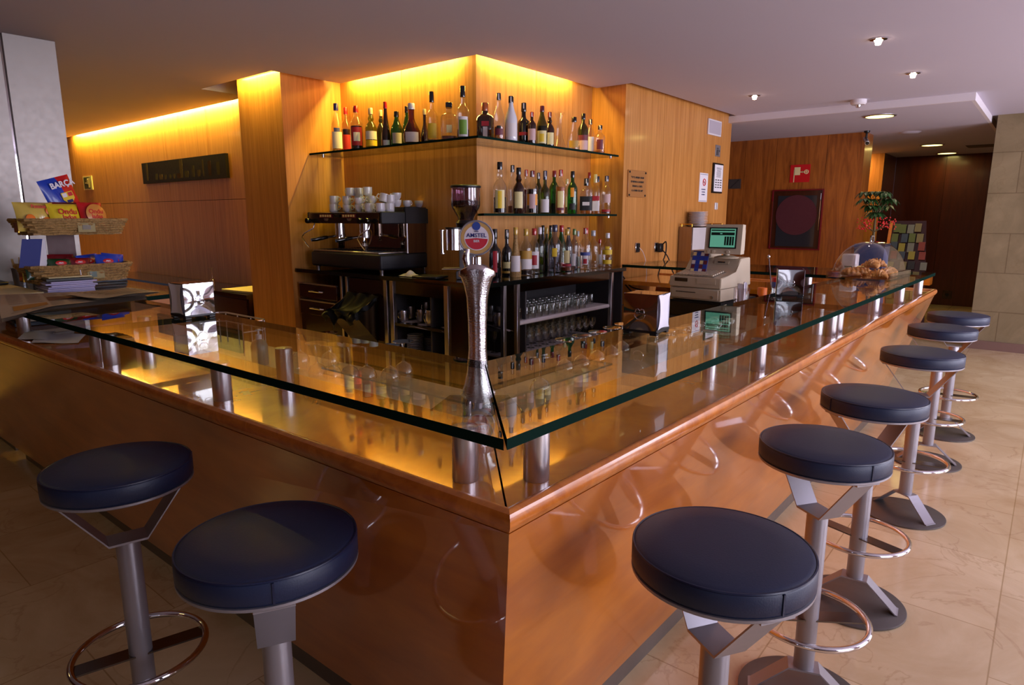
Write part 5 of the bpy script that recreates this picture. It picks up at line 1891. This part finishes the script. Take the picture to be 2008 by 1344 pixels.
t = thing('stairs_sign', 'small steel sign with a rising staircase symbol', 'sign', a_)
MB().box((-.003, 0, 0), (.006, .17, .13)).build('plate', MT['base_paint'], t)
q = MB()
for k in range(6):
    q.box((-.007, .055 - k * .02, -.045 + k * .018), (.002, .022, .006)).box((-.007, .045 - k * .02, -.036 + k * .018), (.002, .005, .018))
q.build('symbol', MT['ink'], t)
p = onx(1857, 578, 13.39)
t = thing('wall_socket', 'dark wall socket low on the dark red rear wall', 'socket', (13.399, p.y, p.z))
MB().box((-.006, 0, 0), (.012, .14, .14), bevel=.003).build('plate', MT['fridge'], t)
MB().cyl((-.010, 0, 0), (-.016, 0, 0), .03, 20).build('socket_insert', MT['black'], t)

# ------------------------------------------------------------------ pastry dome with croissants
TRX, TRY = 4.96, .955
t = thing('pastry_tray', 'clear tray with domed cover holding croissants on the far glass', 'pastry display', (TRX, TRY, ZG), math.radians(-4))
q = MB()
lo = .004
hexa(q, [(-.22, -.17, .004), (.22, -.17, .004), (.22, .17, .004), (-.22, .17, .004)], [(-.24, -.19, .0075), (.24, -.19, .0075), (.24, .19, .0075), (-.24, .19, .0075)])
for (x0, x1, y0, y1) in ((-.245, .245, -.195, -.185), (-.245, .245, .185, .195), (-.245, -.235, -.185, .185), (.235, .245, -.185, .185)):
    q.span(x0, x1, y0, y1, .0, .045)
q.build('tray', MT['acrylic'], t)
dm = MB().grid(lambda u, v: Vector(((u - .5) * .44, -.17 + .34 * v, .046 + .195 * max(0, 1 - abs(2 * v - 1) ** 2.1) ** .5 * max(0, 1 - abs(2 * u - 1) ** 6) ** .35)), 36, 24)
dmo = dm.build('dome_cover', MT['acrylic'], t)
MB().tube([(-.03, 0, .238), (-.03, 0, .275), (.03, 0, .275), (.03, 0, .238)], .006, 8).build('cover_handle', MT['chrome'], dmo)


def croissant_mesh(seed):
    rnd_ = random.Random(seed)
    mb = MB()
    n_ = 30
    rows = []
    for i_ in range(n_ + 1):
        u = -1 + 2 * i_ / n_
        a = u * 1.15
        cx_, cy_ = .066 * math.sin(a), .066 * (1 - math.cos(a)) * 1.1
        rad = .033 * max(.12, (1 - abs(u) ** 2.2)) * (1 + .12 * (1 if (i_ // 2) % 2 else -.6))
        tdir = Vector((math.cos(a), math.sin(a), 0))
        nrm = Vector((-tdir.y, tdir.x, 0))
        rows.append([mb.bm.verts.new(Vector((cx_, cy_, rad * .82)) + nrm * (rad * math.cos(2 * PI * k / 12)) + Vector((0, 0, rad * .82 * math.sin(2 * PI * k / 12)))) for k in range(12)])
    for a, b in zip(rows, rows[1:]):
        for k in range(12):
            f = mb.bm.faces.new((a[k], a[(k + 1) % 12], b[(k + 1) % 12], b[k]))
            f.smooth = True
    mb.bm.faces.new(rows[0])
    mb.bm.faces.new(list(reversed(rows[-1])))
    return mb


c0 = croissant_mesh(1).build('croissant', MT['crust'])
tag(c0, 'x', 'croissant', 'croissants under the clear dome')
CR = [(-.135, -.09, .009, 1.7, 'croissant at the left front of the tray'), (-.01, -.10, .009, 1.5, 'croissant at the middle front of the tray'), (.13, -.09, .009, 1.4, 'croissant at the right front of the tray'),
      (-.13, .08, .009, 4.6, 'croissant at the left rear of the tray'), (.0, .07, .009, 4.9, 'croissant at the middle rear of the tray'), (.13, .08, .009, 4.5, 'croissant at the right rear of the tray'),
      (-.06, -.03, .066, 1.2, 'upper croissant lying across the left of the pile'), (.07, -.02, .067, 2.0, 'upper croissant on top at the right of the pile')]
TM = Matrix.Translation((TRX, TRY, ZG)) @ Matrix.Rotation(math.radians(-4), 4, 'Z')
for k, (x, y, z, a, lab) in enumerate(CR):
    o = c0 if k == 0 else c0.copy()
    if k:
        COL.objects.link(o)
    o.location = TM @ Vector((x, y, z))
    o.rotation_euler = (0, 0, a)
    o['label'] = lab
    o['group'] = 'croissants under the clear dome'

# ------------------------------------------------------------------ plant and brochure rack beyond the bar
pc = onx(1722, 480, 5.95)
t = thing('potted_plant', 'small tree-like plant with red berries in a blue pot', 'potted plant', (5.95, 1.14, 0))
q = MB()
hexa(q, [(-.08, -.08, .62), (.08, -.08, .62), (.08, .08, .62), (-.08, .08, .62)], [(-.11, -.11, 1.29), (.11, -.11, 1.29), (.11, .11, 1.29), (-.11, .11, 1.29)])
q.build('pot', MT['pot_blue'], t)
MB().cyl((0, 0, 1.27), (0, 0, 1.291), .10).build('soil', MT['bark'], t)
stm = MB().tube([(0, 0, 1.28), (.004, .0, 1.36), (-.003, 0, 1.44), (.0, .0, 1.52)], .009, 8, radii=[.012, .010, .009, .007])
rp = random.Random(11)
lf, lp, be = MB(), MB(), MB()
for k in range(16):
    a = k * 2.399
    el = .0 + .12 * (k % 4)
    L = .02 + .065 * (k % 3) / 2 + .015 * rp.random()
    e_ = Vector((math.cos(a) * L * 1.15, math.sin(a) * L * 1.15, 1.53 + el * .45))
    stm.tube([(0, 0, 1.50), (e_.x * .5, e_.y * .5, 1.53 + el * .25), e_], .003, 6)
    for j in range(11):
        b = j * 2 * PI / 11 + rp.random() * .3
        ll = .060 + .022 * rp.random()
        dirv = Vector((math.cos(b), math.sin(b), .15 - .5 * rp.random())).normalized()
        side = dirv.cross(Vector((0, 0, 1))).normalized()
        tgt = lp if (rp.random() < .05) else lf

        def leaf(u, v, e_=e_, dirv=dirv, side=side, ll=ll):
            wv = .015 * math.sin(PI * min(1, u * .96 + .04)) ** .7
            return e_ + dirv * (u * ll) + side * ((v - .5) * 2 * wv) + Vector((0, 0, .012 * math.sin(PI * u) - .03 * u * u - .004 * (1 - abs(v - .5) * 2)))
        tgt.grid(leaf, 5, 2)
for k in range(7):
    a = k * .9 + .2
    L = .095 + .02 * rp.random()
    e_ = Vector((math.cos(a) * L, math.sin(a) * L, 1.43 + .03 * rp.random()))
    stm.tube([(0, 0, 1.38), (e_.x * .6, e_.y * .6, 1.42), e_], .002, 5)
    for j in range(15):
        be.sphere(e_ + Vector((rp.uniform(-.032, .032), rp.uniform(-.032, .032), rp.uniform(-.05, .045))), .0062, seg=8)
stm.build('stem', MT['bark'], t)
lf.build('leaves', MT['leaf'], t)
lp.build('pale_leaves', MT['leaf_pale'], t)
tag(be.build('berries', MT['berry'], t), kind='stuff')
t2 = thing('plant_stand', 'dark stand hidden behind the bar under the blue plant pot', 'stand', (5.95, 1.14, 0))
MB().span(-.10, .10, -.10, .10, 0, .60).span(-.14, .14, -.14, .14, .60, .618).build('stand_body', MT['fridge'], t2)

A_ = onx(1752, 455, 8.0)
t = thing('brochure_rack', 'sloping wooden rack full of leaflets behind the plant', 'rack', (8.0, 1.05, 0))
q = MB()
hexa(q, [(-.06, .40, .0), (-.06, .37, .0), (.58, .37, .0), (.58, .40, .0)], [(.36, .40, 1.46), (.36, .37, 1.46), (.46, .37, 1.46), (.46, .40, 1.46)])
q.build('side_board', MT['bar_wood'], t)
q = MB()
hexa(q, [(.06, .37, .30), (.06, -.08, .30), (.09, -.08, .30), (.09, .37, .30)], [(.40, .37, 1.46), (.40, .06, 1.46), (.43, .06, 1.46), (.43, .37, 1.46)])
q.build('back_board', MT['fridge'], t)
MB().span(-.02, .16, -.09, .369, .80, .90).build('shelf_lip', MT['bar_wood'], t)
LFM = {n_: mat('leaflet_' + n_, c_, .7) for n_, c_ in {'yellow': s(120, 108, 30), 'olive': s(74, 82, 30), 'tan': s(104, 92, 52), 'slate': s(44, 54, 60), 'grey': s(96, 94, 78), 'brown': s(74, 44, 24), 'black': s(24, 22, 18), 'rust': s(110, 40, 24)}.items()}
cols = list(LFM)
n = 0
for r_ in range(5):
    for c_ in range(4):
        z_ = .97 + r_ * .105 + rp.uniform(-.02, .02)
        xx = .06 + (z_ - .30) / 1.18 * .34 - .018
        y_ = .32 - c_ * (.098 - .008 * r_) + rp.uniform(-.014, .014)
        col_ = cols[rp.randrange(8)]
        hh_ = .085 + .02 * rp.random()
        o = MB().box((0, 0, 0), (.010, .060, hh_), Matrix.Rotation(math.radians(16), 4, 'Y')).build('leaflet', LFM[col_], loc=(8.0 + xx, 1.05 + y_, z_))
        tag(o, '%s leaflet in the wooden rack, %s row, %s' % (col_, ['bottom', 'second', 'middle', 'fourth', 'top'][r_], ['leftmost', 'second from left', 'second from right', 'rightmost'][c_]), 'leaflet', 'leaflets in the wooden rack')

# warm lamp washing the recess wall behind the hose panel
area('recess_light', (12.15, 2.85, 2.50), (0.25, 0, -1), 0.2, 0.2, 14, (1.0, 0.6, 0.2))

# ------------------------------------------------------------------ left side: passage wall, sideboard, picture, exit sign
t = thing('sideboard', 'low dark red sideboard with black top along the yellow passage wall', 'sideboard', (3.0, 5.62, 0))
MB().span(0.02, .43, 0, 3.6, .08, .765).build('cabinet_body', MT['fridge'], t)
MB().span(0, .43, 0, 3.6, .765, .80).build('top', MT['granite'], t)
MB().span(.06, .40, .02, 3.58, 0, .08).build('plinth', MT['black'], t)
for k in range(4):
    MB().span(.005, .02, .02 + k * .9, .88 + k * .9, .12, .75).build('door', MT['fridge'], t)
    MB().tube([(.005, .80 + k * .9, .66), (-.02, .80 + k * .9, .66), (-.02, .72 + k * .9, .66), (.005, .72 + k * .9, .66)], .005, 8).build('handle', MT['chrome'], t)
MB().span(-.004, .005, 1.55, 1.70, .50, .76).build('towel', MT['newsprint'], t)
o = MB().box((3.22, 5.90, .812), (.34, .50, .022), math.radians(6), bevel=.003).build('newspaper', MT['cream'])
tag(o, 'cream newspaper pile on the sideboard beside the wooden pillar', 'newspaper')
q_ = at(416, 552, .80)
t = thing('wine_glass', 'lone upturned wine glass standing on the passage sideboard', 'wine glass', (3.15, onx(416, 540, 3.15).y, .8005))
MB().lathe([(.034, 0), (.038, .03), (.030, .07), (.006, .09), (.004, .10), (.004, .18), (.008, .19), (.034, .195), (.034, .198), (0, .198)], 24, cap=False).build('upturned_bowl', MT['crystal'], t)

a_, b_, c_ = onx(281, 321, 3.43), onx(445, 297, 3.43), onx(287, 361, 3.43)
pw, ph = a_.y - b_.y, a_.z - c_.z
t = thing('picture', 'long dark still-life picture of cups and bottles on the passage wall', 'picture', (3.4395, (a_.y + b_.y) / 2, (a_.z + c_.z) / 2))
MB().box((-.016, 0, 0), (.032, pw, ph)).build('canvas', MT['picture'], t)
PMx = face_M((-.0325, 0, 0), (0, -1, 0))
rq = random.Random(4)
shade = [mat('paint_grey', s(70, 62, 40), .9), mat('paint_ochre', s(84, 70, 44), .9), mat('paint_red', s(62, 24, 14), .9)]
gs = [MB(), MB(), MB()]
xs = [-.86, -.62, -.50, -.38, -.26, -.16, -.05, .02, .14, .30, .42, .52, .66, .84]
for k, x in enumerate(xs):
    x *= pw / 2 / 1.0 * .95 / .95
    hgt = [.20, .07, .06, .05, .05, .05, .05, .20, .07, .12, .07, .17, .15, .13][k]
    wd = [.05, .07, .09, .05, .05, .05, .10, .08, .10, .05, .07, .03, .07, .07][k]
    mbx = gs[[1, 0, 1, 0, 0, 1, 2, 1, 0, 0, 1, 1, 2, 0][k]]
    zb_ = -ph * .36
    mbx.prism([(x - wd * .35, zb_), (x + wd * .35, zb_), (x + wd * .5, zb_ + hgt * .6), (x + wd * .42, zb_ + hgt), (x - wd * .42, zb_ + hgt), (x - wd * .5, zb_ + hgt * .6)], 0, .0015, PMx)
for g_, m_ in zip(gs, shade):
    g_.build('painted_shape', m_, t)
p = onx(173, 359, 3.4395)
t = thing('exit_sign', 'small pale and green running man exit sign on the passage wall', 'sign', p)
MB().box((-.004, 0, 0), (.008, .34, .19)).build('plate', MT['cream'], t)
q = MB()
q.box((-.009, .01, 0), (.002, .24, .155))
q.build('green_field', mat('sign_green', s(70, 76, 36), .5), t)
q = MB()
q.box((-.0105, -.06, 0), (.002, .05, .13)).box((-.0105, .04, .0), (.002, .09, .012)).cyl((-.010, -.01, .045), (-.012, -.01, .045), .014, 12).box((-.0105, .0, .01), (.002, .03, .05))
q.build('running_man', MT['cream'], t)

# ------------------------------------------------------------------ newspapers and papers on the left end of the glass
def sheet(mb, c4, z, curl=0.0, sag=0.0, n=20, wav=.002, ph_=0.0, th=.0):
    A, B, C_, D = [Vector((a, b, 0)) for a, b in c4]

    def fn(u, v):
        p_ = A * (1 - u) * (1 - v) + B * u * (1 - v) + C_ * u * v + D * (1 - u) * v
        zz = z + wav * math.sin(7 * u + 3 * v + ph_) * (1 if wav else 0) + wav
        zz -= sag * max(0, 1 - u * 3.2) * max(0, 1 - v * 2.6)
        return Vector((p_.x, p_.y, zz))
    return mb.grid(fn, n, n)


NP = [(.70, 3.30), (1.30, 3.40), (1.385, 3.80), (.84, 4.02)]
t = thing('newspaper', 'open grey-tan newspaper hanging over the glass edge at far left', 'newspaper', (0, 0, ZG))
q = MB()
for k in range(5):
    c4 = [(x + .006 * math.sin(k * 3 + i), y + .008 * math.cos(k * 2 + i)) for i, (x, y) in enumerate(NP)]
    sheet(q, c4, .002 + k * .0042, sag=.030, wav=.0012, ph_=k)
q.build('pages', MT['newsprint'], t)
q = MB()
pr = random.Random(8)
A, B, C_, D = [Vector((a, b, 0)) for a, b in NP]


def npt(u, v):
    p_ = A * (1 - u) * (1 - v) + B * u * (1 - v) + C_ * u * v + D * (1 - u) * v
    z_ = .002 + 4 * .0042 + .0012 * math.sin(7 * u + 3 * v + 4) + .0012 - .030 * max(0, 1 - u * 3.2) * max(0, 1 - v * 2.6)
    return Vector((p_.x, p_.y, z_ + .0009))


for cix in range(7):
    for k in range(16):
        u0 = .06 + cix * .128
        v0 = .07 + k * .055
        if (.30 < u0 < .55 and .3 < v0 < .6) or (u0 < .3 and .1 < v0 < .3):
            continue
        q.quad(npt(u0, v0), npt(u0 + .105 * pr.uniform(.7, 1), v0), npt(u0 + .10, v0 + .012), npt(u0, v0 + .012))
q.build('print', mat('newsprint_ink', s(128, 112, 98), .9), t)


def patch(u0, u1, v0, v1, m):
    g_ = MB().grid(lambda u, v: npt(u0 + (u1 - u0) * u, v0 + (v1 - v0) * v) + Vector((0, 0, .0004)), 6, 6)
    g_.build('printed_photo', m, t)


patch(.32, .56, .33, .60, mat('photo_brown', s(96, 58, 40), .8))
patch(.08, .30, .12, .27, mat('photo_orange', s(176, 124, 52), .8))
t = thing('newspaper', 'folded newspaper lying on the right edge of the open one', 'newspaper', (1.19, 3.50, ZG + .028), math.radians(12))
q = MB()
for k in range(3):
    sheet(q, [(-.16, -.15), (.15, -.14), (.17, .15), (-.15, .13)], k * .004, wav=.003, ph_=k * 2)
q.build('pages', MT['newsprint'], t)
q = MB()
for k in range(9):
    q.box((-.0 + .02 * (k % 2), -.12 + k * .028, .0185), (.22, .010, .0006))
q.build('print', mat('newsprint_ink_dark', s(112, 88, 70), .9), t)

t = thing('paper_board', 'large cream cardboard sheet under the paper stack', 'board', (.92, 4.45, ZG), 0)
MB().box((0, 0, .008), (.27, .78, .012), bevel=.002).build('board', MT['cream'], t)
BZ2 = ZG + .0145
t = thing('pen_tray', 'dark tray with an orange lighter at the far left edge', 'tray', (.93, 4.72, BZ2))
MB().box((0, 0, .010), (.22, .16, .018), bevel=.005).build('tray_body', MT['black'], t)
o = MB().box((.96, 4.67, BZ2 + .028), (.07, .022, .016), math.radians(10), bevel=.004).build('lighter', MT['orange'])
tag(o, 'orange lighter lying on the dark tray', 'lighter')
t = thing('pen_cup', 'grey plastic cup holding pale sticks at the far left', 'cup', (1.13, 4.76, ZG + .0005))
MB().lathe([(0, 0), (.036, 0), (.042, .10), (.039, .10), (.034, .004), (0, .004)], 24, cap=False).build('cup_body', MT['grey'], t)
q = MB()
for k in range(9):
    a = k * 2.3
    q.cyl((.012 * math.cos(a), .012 * math.sin(a), .008), (.034 * math.cos(a), .034 * math.sin(a), .145 + .01 * (k % 3)), .003, 6)
q.build('sticks', MT['cream'], t)
names8 = ['bottom', 'second', 'third', 'fourth', 'fifth', 'sixth', 'seventh', 'eighth', 'top']
for k in range(7):
    o = MB().box((0, 0, .0045), (.215, .27, .008), bevel=.001).build('paper_booklet', MT['lilac_paper'], loc=(1.185 + pr.uniform(-.006, .006), 4.16 + pr.uniform(-.006, .006), ZG + .0005 + k * .0092), rotz=math.radians(-3 + pr.uniform(-3, 3)))
    tag(o, 'white-lilac booklet in the stack under the lower basket, %s' % ('uppermost' if k == 6 else names8[k] + ' from the bottom' if k else 'at the very bottom'), 'booklet', 'white booklets stacked beside the basket stand')
o = MB().box((1.185, 4.17, ZG + .073), (.215, .27, .014), math.radians(-5), bevel=.002).build('folder', MT['black'])
tag(o, 'black folder lying on top of the white booklets', 'folder')
o = MB().box((1.19, 4.19, ZG + .083), (.20, .25, .005), math.radians(-2), bevel=.001).build('envelope', MT['cream'])
tag(o, 'cream envelope on top of the black folder', 'envelope')
for k in range(9):
    o = MB().box((0, 0, .0085), (.27, .22, .016), bevel=.002).build('menu_folder', MT['navy'], loc=(1.50 + pr.uniform(-.008, .008), 4.66 + pr.uniform(-.008, .008), ZG + .0005 + k * .0172), rotz=math.radians(-3 + pr.uniform(-4, 4)))
    tag(o, 'navy folder in the tall stack behind the baskets, %s' % ('topmost' if k == 8 else 'bottom one' if k == 0 else names8[k] + ' from the bottom'), 'folder', 'navy folders in a tall stack')

# ------------------------------------------------------------------ wicker basket stand with snacks
bx0, by0 = 1.285, 4.31
st = thing('snack_stand', 'two-tier wicker basket stand for snacks on the left glass', 'stand', (bx0, by0, ZG))
MB().tube([(0, .19, .0), (0, .19, .40)], .006, 8).build('pole', MT['steel'], st)
MB().span(-.07, .07, .182, .188, .10, .36).build('back_card', mat('brown_card', s(96, 60, 58), .5), st)
MB().tube([(-.02, -.165, .01), (-.03, -.17, .14)], .003, 6).build('price_rod', MT['paper'], st)
MB().lathe([(0, 0), (.05, 0), (.045, .010), (0, .014)], 20, Matrix.Translation((-.02, -.165, 0)), cap=False).build('rod_foot', MT['black'], st)


def basket(z0, z1, w_, d_):
    mb = MB()
    nl = 7
    for k in range(nl):
        f = k / (nl - 1)
        zz = z0 + (z1 - z0) * f
        hw_, hd_ = w_ / 2 * (.86 + .14 * f), d_ / 2 * (.86 + .14 * f)
        pts = []
        n_ = 60
        for i_ in range(n_):
            a = 2 * PI * i_ / n_
            c_, s_ = math.cos(a), math.sin(a)
            m_ = (abs(c_) ** 7 + abs(s_) ** 7) ** (1 / 7)
            off = .0035 * (1 if (i_ + k) % 2 else -1)
            pts.append(((hw_ + off) * c_ / m_, (hd_ + off) * s_ / m_, zz + .0015 * math.sin(i_ * 1.7 + k)))
        mb.tube(pts, (z1 - z0) / nl * (.62 if k < nl - 1 else .8), 6, closed=True)
    mb.box((0, 0, z0), (w_ * .84, d_ * .84, .008))
    return mb


bk = basket(.05, .135, .51, .34).build('wicker_basket', MT['wicker'], st)
MB().box((.05, -.162, .085), (.085, .006, .048)).build('price_tag', mat('tag_yellow', s(150, 132, 72), .5), bk)
MB().box((.036, -.166, .085), (.034, .003, .03)).build('tag_print', MT['green'], bk)
MB().box((-.265, -.03, .08), (.006, .07, .048)).build('price_tag', MT['gold'], bk)
bk = basket(.31, .385, .51, .34).build('wicker_basket', MT['wicker'], st)
MB().box((.03, -.165, .345), (.085, .006, .052)).build('price_tag', mat('tag_ochre', s(150, 128, 62), .5), bk)
MB().box((.03, -.169, .345), (.04, .002, .024)).build('tag_print', MT['beige_dark'], bk)
MB().box((-.262, -.05, .345), (.006, .07, .05)).build('price_tag', MT['gold'], bk)


def bag(name, label, loc, w_, h_, th, m, rz=0.0, tilt=0.0, roll=0.0, group=None, m2=None):
    """pillow packet standing on its lower seal; local -y faces the room"""
    t_ = thing(name, label, 'snack packet', loc, rz, group)
    mb = MB()
    for sg in (-1, 1):
        def fn(u, v, sg=sg):
            e_ = (math.sin(PI * u) ** .55) * (math.sin(PI * v) ** .55)
            cr = .0035 * math.sin(19 * u + 4 * v) * math.sin(PI * v)
            pin = 1 - .05 * math.sin(PI * v)
            return Vector(((u - .5) * w_ * pin, sg * (th / 2 * e_ + cr * e_ + .0006), v * h_))
        mb.grid(fn, 16, 16)
    if m2 is not None:
        for f in mb.bm.faces:
            if f.calc_center_median().x > w_ * .06 - .0 * f.calc_center_median().z:
                f.material_index = 1
    M_ = Matrix.Rotation(tilt, 4, 'X') @ Matrix.Rotation(roll, 4, 'Y')
    b_ = mb.build('packet_body', [m, m2] if m2 is not None else m, t_)
    b_.matrix_local = M_
    return t_, b_, lambda x, z, off=0.0: face_M((x, -th / 2 - .0015 - off, z), (1, 0, 0))


UZ = ZG + .325
GB = 'crisp bags in the upper basket'
t_, b_, fm = bag('crisp_bag', 'tall blue and red football club crisp bag standing at the back', (1.335, 4.385, UZ + .035), .185, .27, .05, MT['blue'], math.radians(16), math.radians(-8), math.radians(-16), GB, MT['red'])
text('BAR', .044, MT['paper'], 'lettering', b_, fm(-.01, .225), bold=.0016)
text('ÇA', .044, MT['paper'], 'lettering', b_, fm(.062, .225), bold=.0016)
q = MB().prism([(-.034, .03), (-.034, -.01), (0, -.045), (.034, -.01), (.034, .03)], 0, .0015)
o = q.build('club_shield', MT['yellow'], b_)
o.matrix_local = fm(.02, .15)
for (x, z, w_, h_, m_) in ((-.017, .015, .026, .022, MT['paper']), (.017, .015, .026, .022, MT['red']), (0, -.008, .06, .008, MT['yellow']), (0, -.022, .034, .016, MT['ink_blue'])):
    o = MB().box((x, z, .002), (w_, h_, .001)).build('shield_field', m_, b_)
    o.matrix_local = fm(.02, .15)
t_, b_, fm = bag('crisp_bag', 'dark red and yellow bag crumpled behind the front bags', (1.30, 4.30, UZ), .19, .16, .06, MT['dark_red'], math.radians(12), math.radians(-12), 0, GB)
t_, b_, fm = bag('crisp_bag', 'transparent yellow crisp bag, leftmost in the upper basket', (1.115, 4.235, UZ), .20, .155, .09, mat('crisp_yellow', s(214, 184, 84), .3, coat=.8), math.radians(14), math.radians(-10), 0, GB)
text('Patatas', .026, MT['red'], 'lettering', b_, fm(.0, .125), bold=.0006)
for (x, z) in ((-.05, .06), (.03, .045), (.055, .10)):
    o = MB().lathe([(0, 0), (.024, 0), (.02, .002), (0, .002)], 14, cap=False).build('printed_crisp', MT['orange'], b_)
    o.matrix_local = fm(x, z)
t_, b_, fm = bag('crisp_bag', 'yellow wavy crisp bag at the middle of the upper basket', (1.245, 4.205, UZ), .165, .15, .075, MT['yellow'], math.radians(12), math.radians(-14), 0, GB)
text('Ondu', .042, MT['red'], 'lettering', b_, fm(.0, .098), bold=.0008)
text('ladas', .036, MT['red'], 'lettering', b_, fm(.004, .067), bold=.0008)
o = MB().lathe([(0, 0), (.022, 0), (.02, .0015), (0, .0015)], 20, cap=False).build('maker_oval', MT['dark_red'], b_)
o.matrix_local = fm(0, .030) @ Matrix.Diagonal((1.4, .7, 1, 1))
t_, b_, fm = bag('crisp_bag', 'red and orange wavy crisp bag, rightmost in the upper basket', (1.385, 4.225, UZ), .145, .16, .075, MT['red'], math.radians(18), math.radians(-12), 0, GB)
o = MB().lathe([(0, 0), (.058, 0), (.056, .0015), (0, .0015)], 32, cap=False).build('orange_disc', mat('bag_orange', s(214, 140, 60), .35, coat=.5), b_)
o.matrix_local = fm(0, .085)
text('Ondu', .036, MT['red'], 'lettering', b_, fm(.0, .10, .002), bold=.0008)
text('ladas', .032, MT['red'], 'lettering', b_, fm(.002, .072, .002), bold=.0008)
LZ = ZG + .072
GP = 'small snack packets in the lower basket'
PK = [(1.085, 4.20, 'green', 'green nut packet, left one at the front of the lower basket'), (1.185, 4.20, 'green', 'green nut packet, right one at the front of the lower basket'),
      (1.15, 4.29, 'dark_red', 'dark red packet behind the green ones, left'), (1.23, 4.31, 'dark_red', 'dark red packet behind the green ones, right'),
      (1.285, 4.22, 'dark_red', 'dark red packet between green and blue packets'), (1.355, 4.26, 'blue', 'blue nut packet, left one of the three blue'),
      (1.42, 4.20, 'blue', 'blue nut packet at the middle front of the three'), (1.47, 4.27, 'blue', 'blue nut packet, rightmost of the three')]
for k, (x, y, m_, lab) in enumerate(PK):
    t_, b_, fm = bag('nut_packet', lab, (x, y, LZ), .125, .105 + .02 * (k in (2, 3)) + .015 * (m_ == 'blue'), .03, MT[m_], math.radians(10 + 6 * (k % 3) - 6), math.radians(-14), math.radians([-3, 4, 0, 2, 3, -4, 3, 8][k]), GP)
    o = MB().lathe([(0, 0), (.022, 0), (.02, .0012), (0, .0012)], 20, cap=False).build('maker_oval', MT['red'], b_)
    o.matrix_local = fm(.0, .078) @ Matrix.Diagonal((1.3, .62, 1, 1))
    text('FRIT', .012, MT['paper'], 'lettering', b_, fm(0, .078, .0015), bold=.0003)
    if m_ != 'dark_red':
        q = MB()
        for a, b in ((-.03, .03), (-.015, .042), (.02, .028), (.035, .045)):
            q.sphere((a, b, 0), .007, (1.4, 1, .3), 8)
        o = q.build('printed_nuts', MT['cream'], b_)
        o.matrix_local = fm(0, 0)
t_ = thing('leaflet', 'folded blue and white leaflet standing at the left end of the lower basket', 'leaflet', (1.04, 4.20, ZG + .135), math.radians(-24))
q = MB()
hexa(q, [(-.045, 0, 0), (.045, 0, 0), (.045, .002, 0), (-.045, .002, 0)], [(-.02, .03, .15), (.07, .03, .15), (.07, .032, .15), (-.02, .032, .15)])
q.build('front_page', LB['blue'], t_)
q = MB()
hexa(q, [(.045, 0, 0), (.075, .05, 0), (.075, .052, 0), (.045, .002, 0)], [(.07, .03, .15), (.078, .052, .15), (.078, .054, .15), (.07, .032, .15)])
q.build('back_page', MT['paper'], t_)

# papers lying below the glass on the wooden counter
t = thing('paper_sheets', 'loose white sheets on the wood under the left glass', 'paper', (0, 0, .9635))
q = MB()
for k, c4 in enumerate(([(.80, 3.36), (.93, 3.20), (1.03, 3.42), (.90, 3.62)], [(.785, 3.50), (.86, 3.38), (.96, 3.60), (.88, 3.74)])):
    sheet(q, c4, .001 + k * .003, wav=.0015, ph_=k * 3)
q.build('sheets', MT['paper'], t)
for k in range(5):
    o = MB().box((0, 0, .011), (.22, .30, .02), bevel=.002).build('magazine', [MT['navy'], MT['newsprint'], MT['black']][k % 3], loc=(1.0 + .01 * (k % 2), 4.05, .9635 + k * .0215), rotz=math.radians(3 * ((k * 7) % 5) - 6))
    tag(o, 'dark magazine stored under the far left glass, %s' % ['lowest of the pile', 'second from the bottom', 'middle of the pile', 'second from the top', 'top of the pile'][k], 'magazine', 'magazines stored under the left glass')
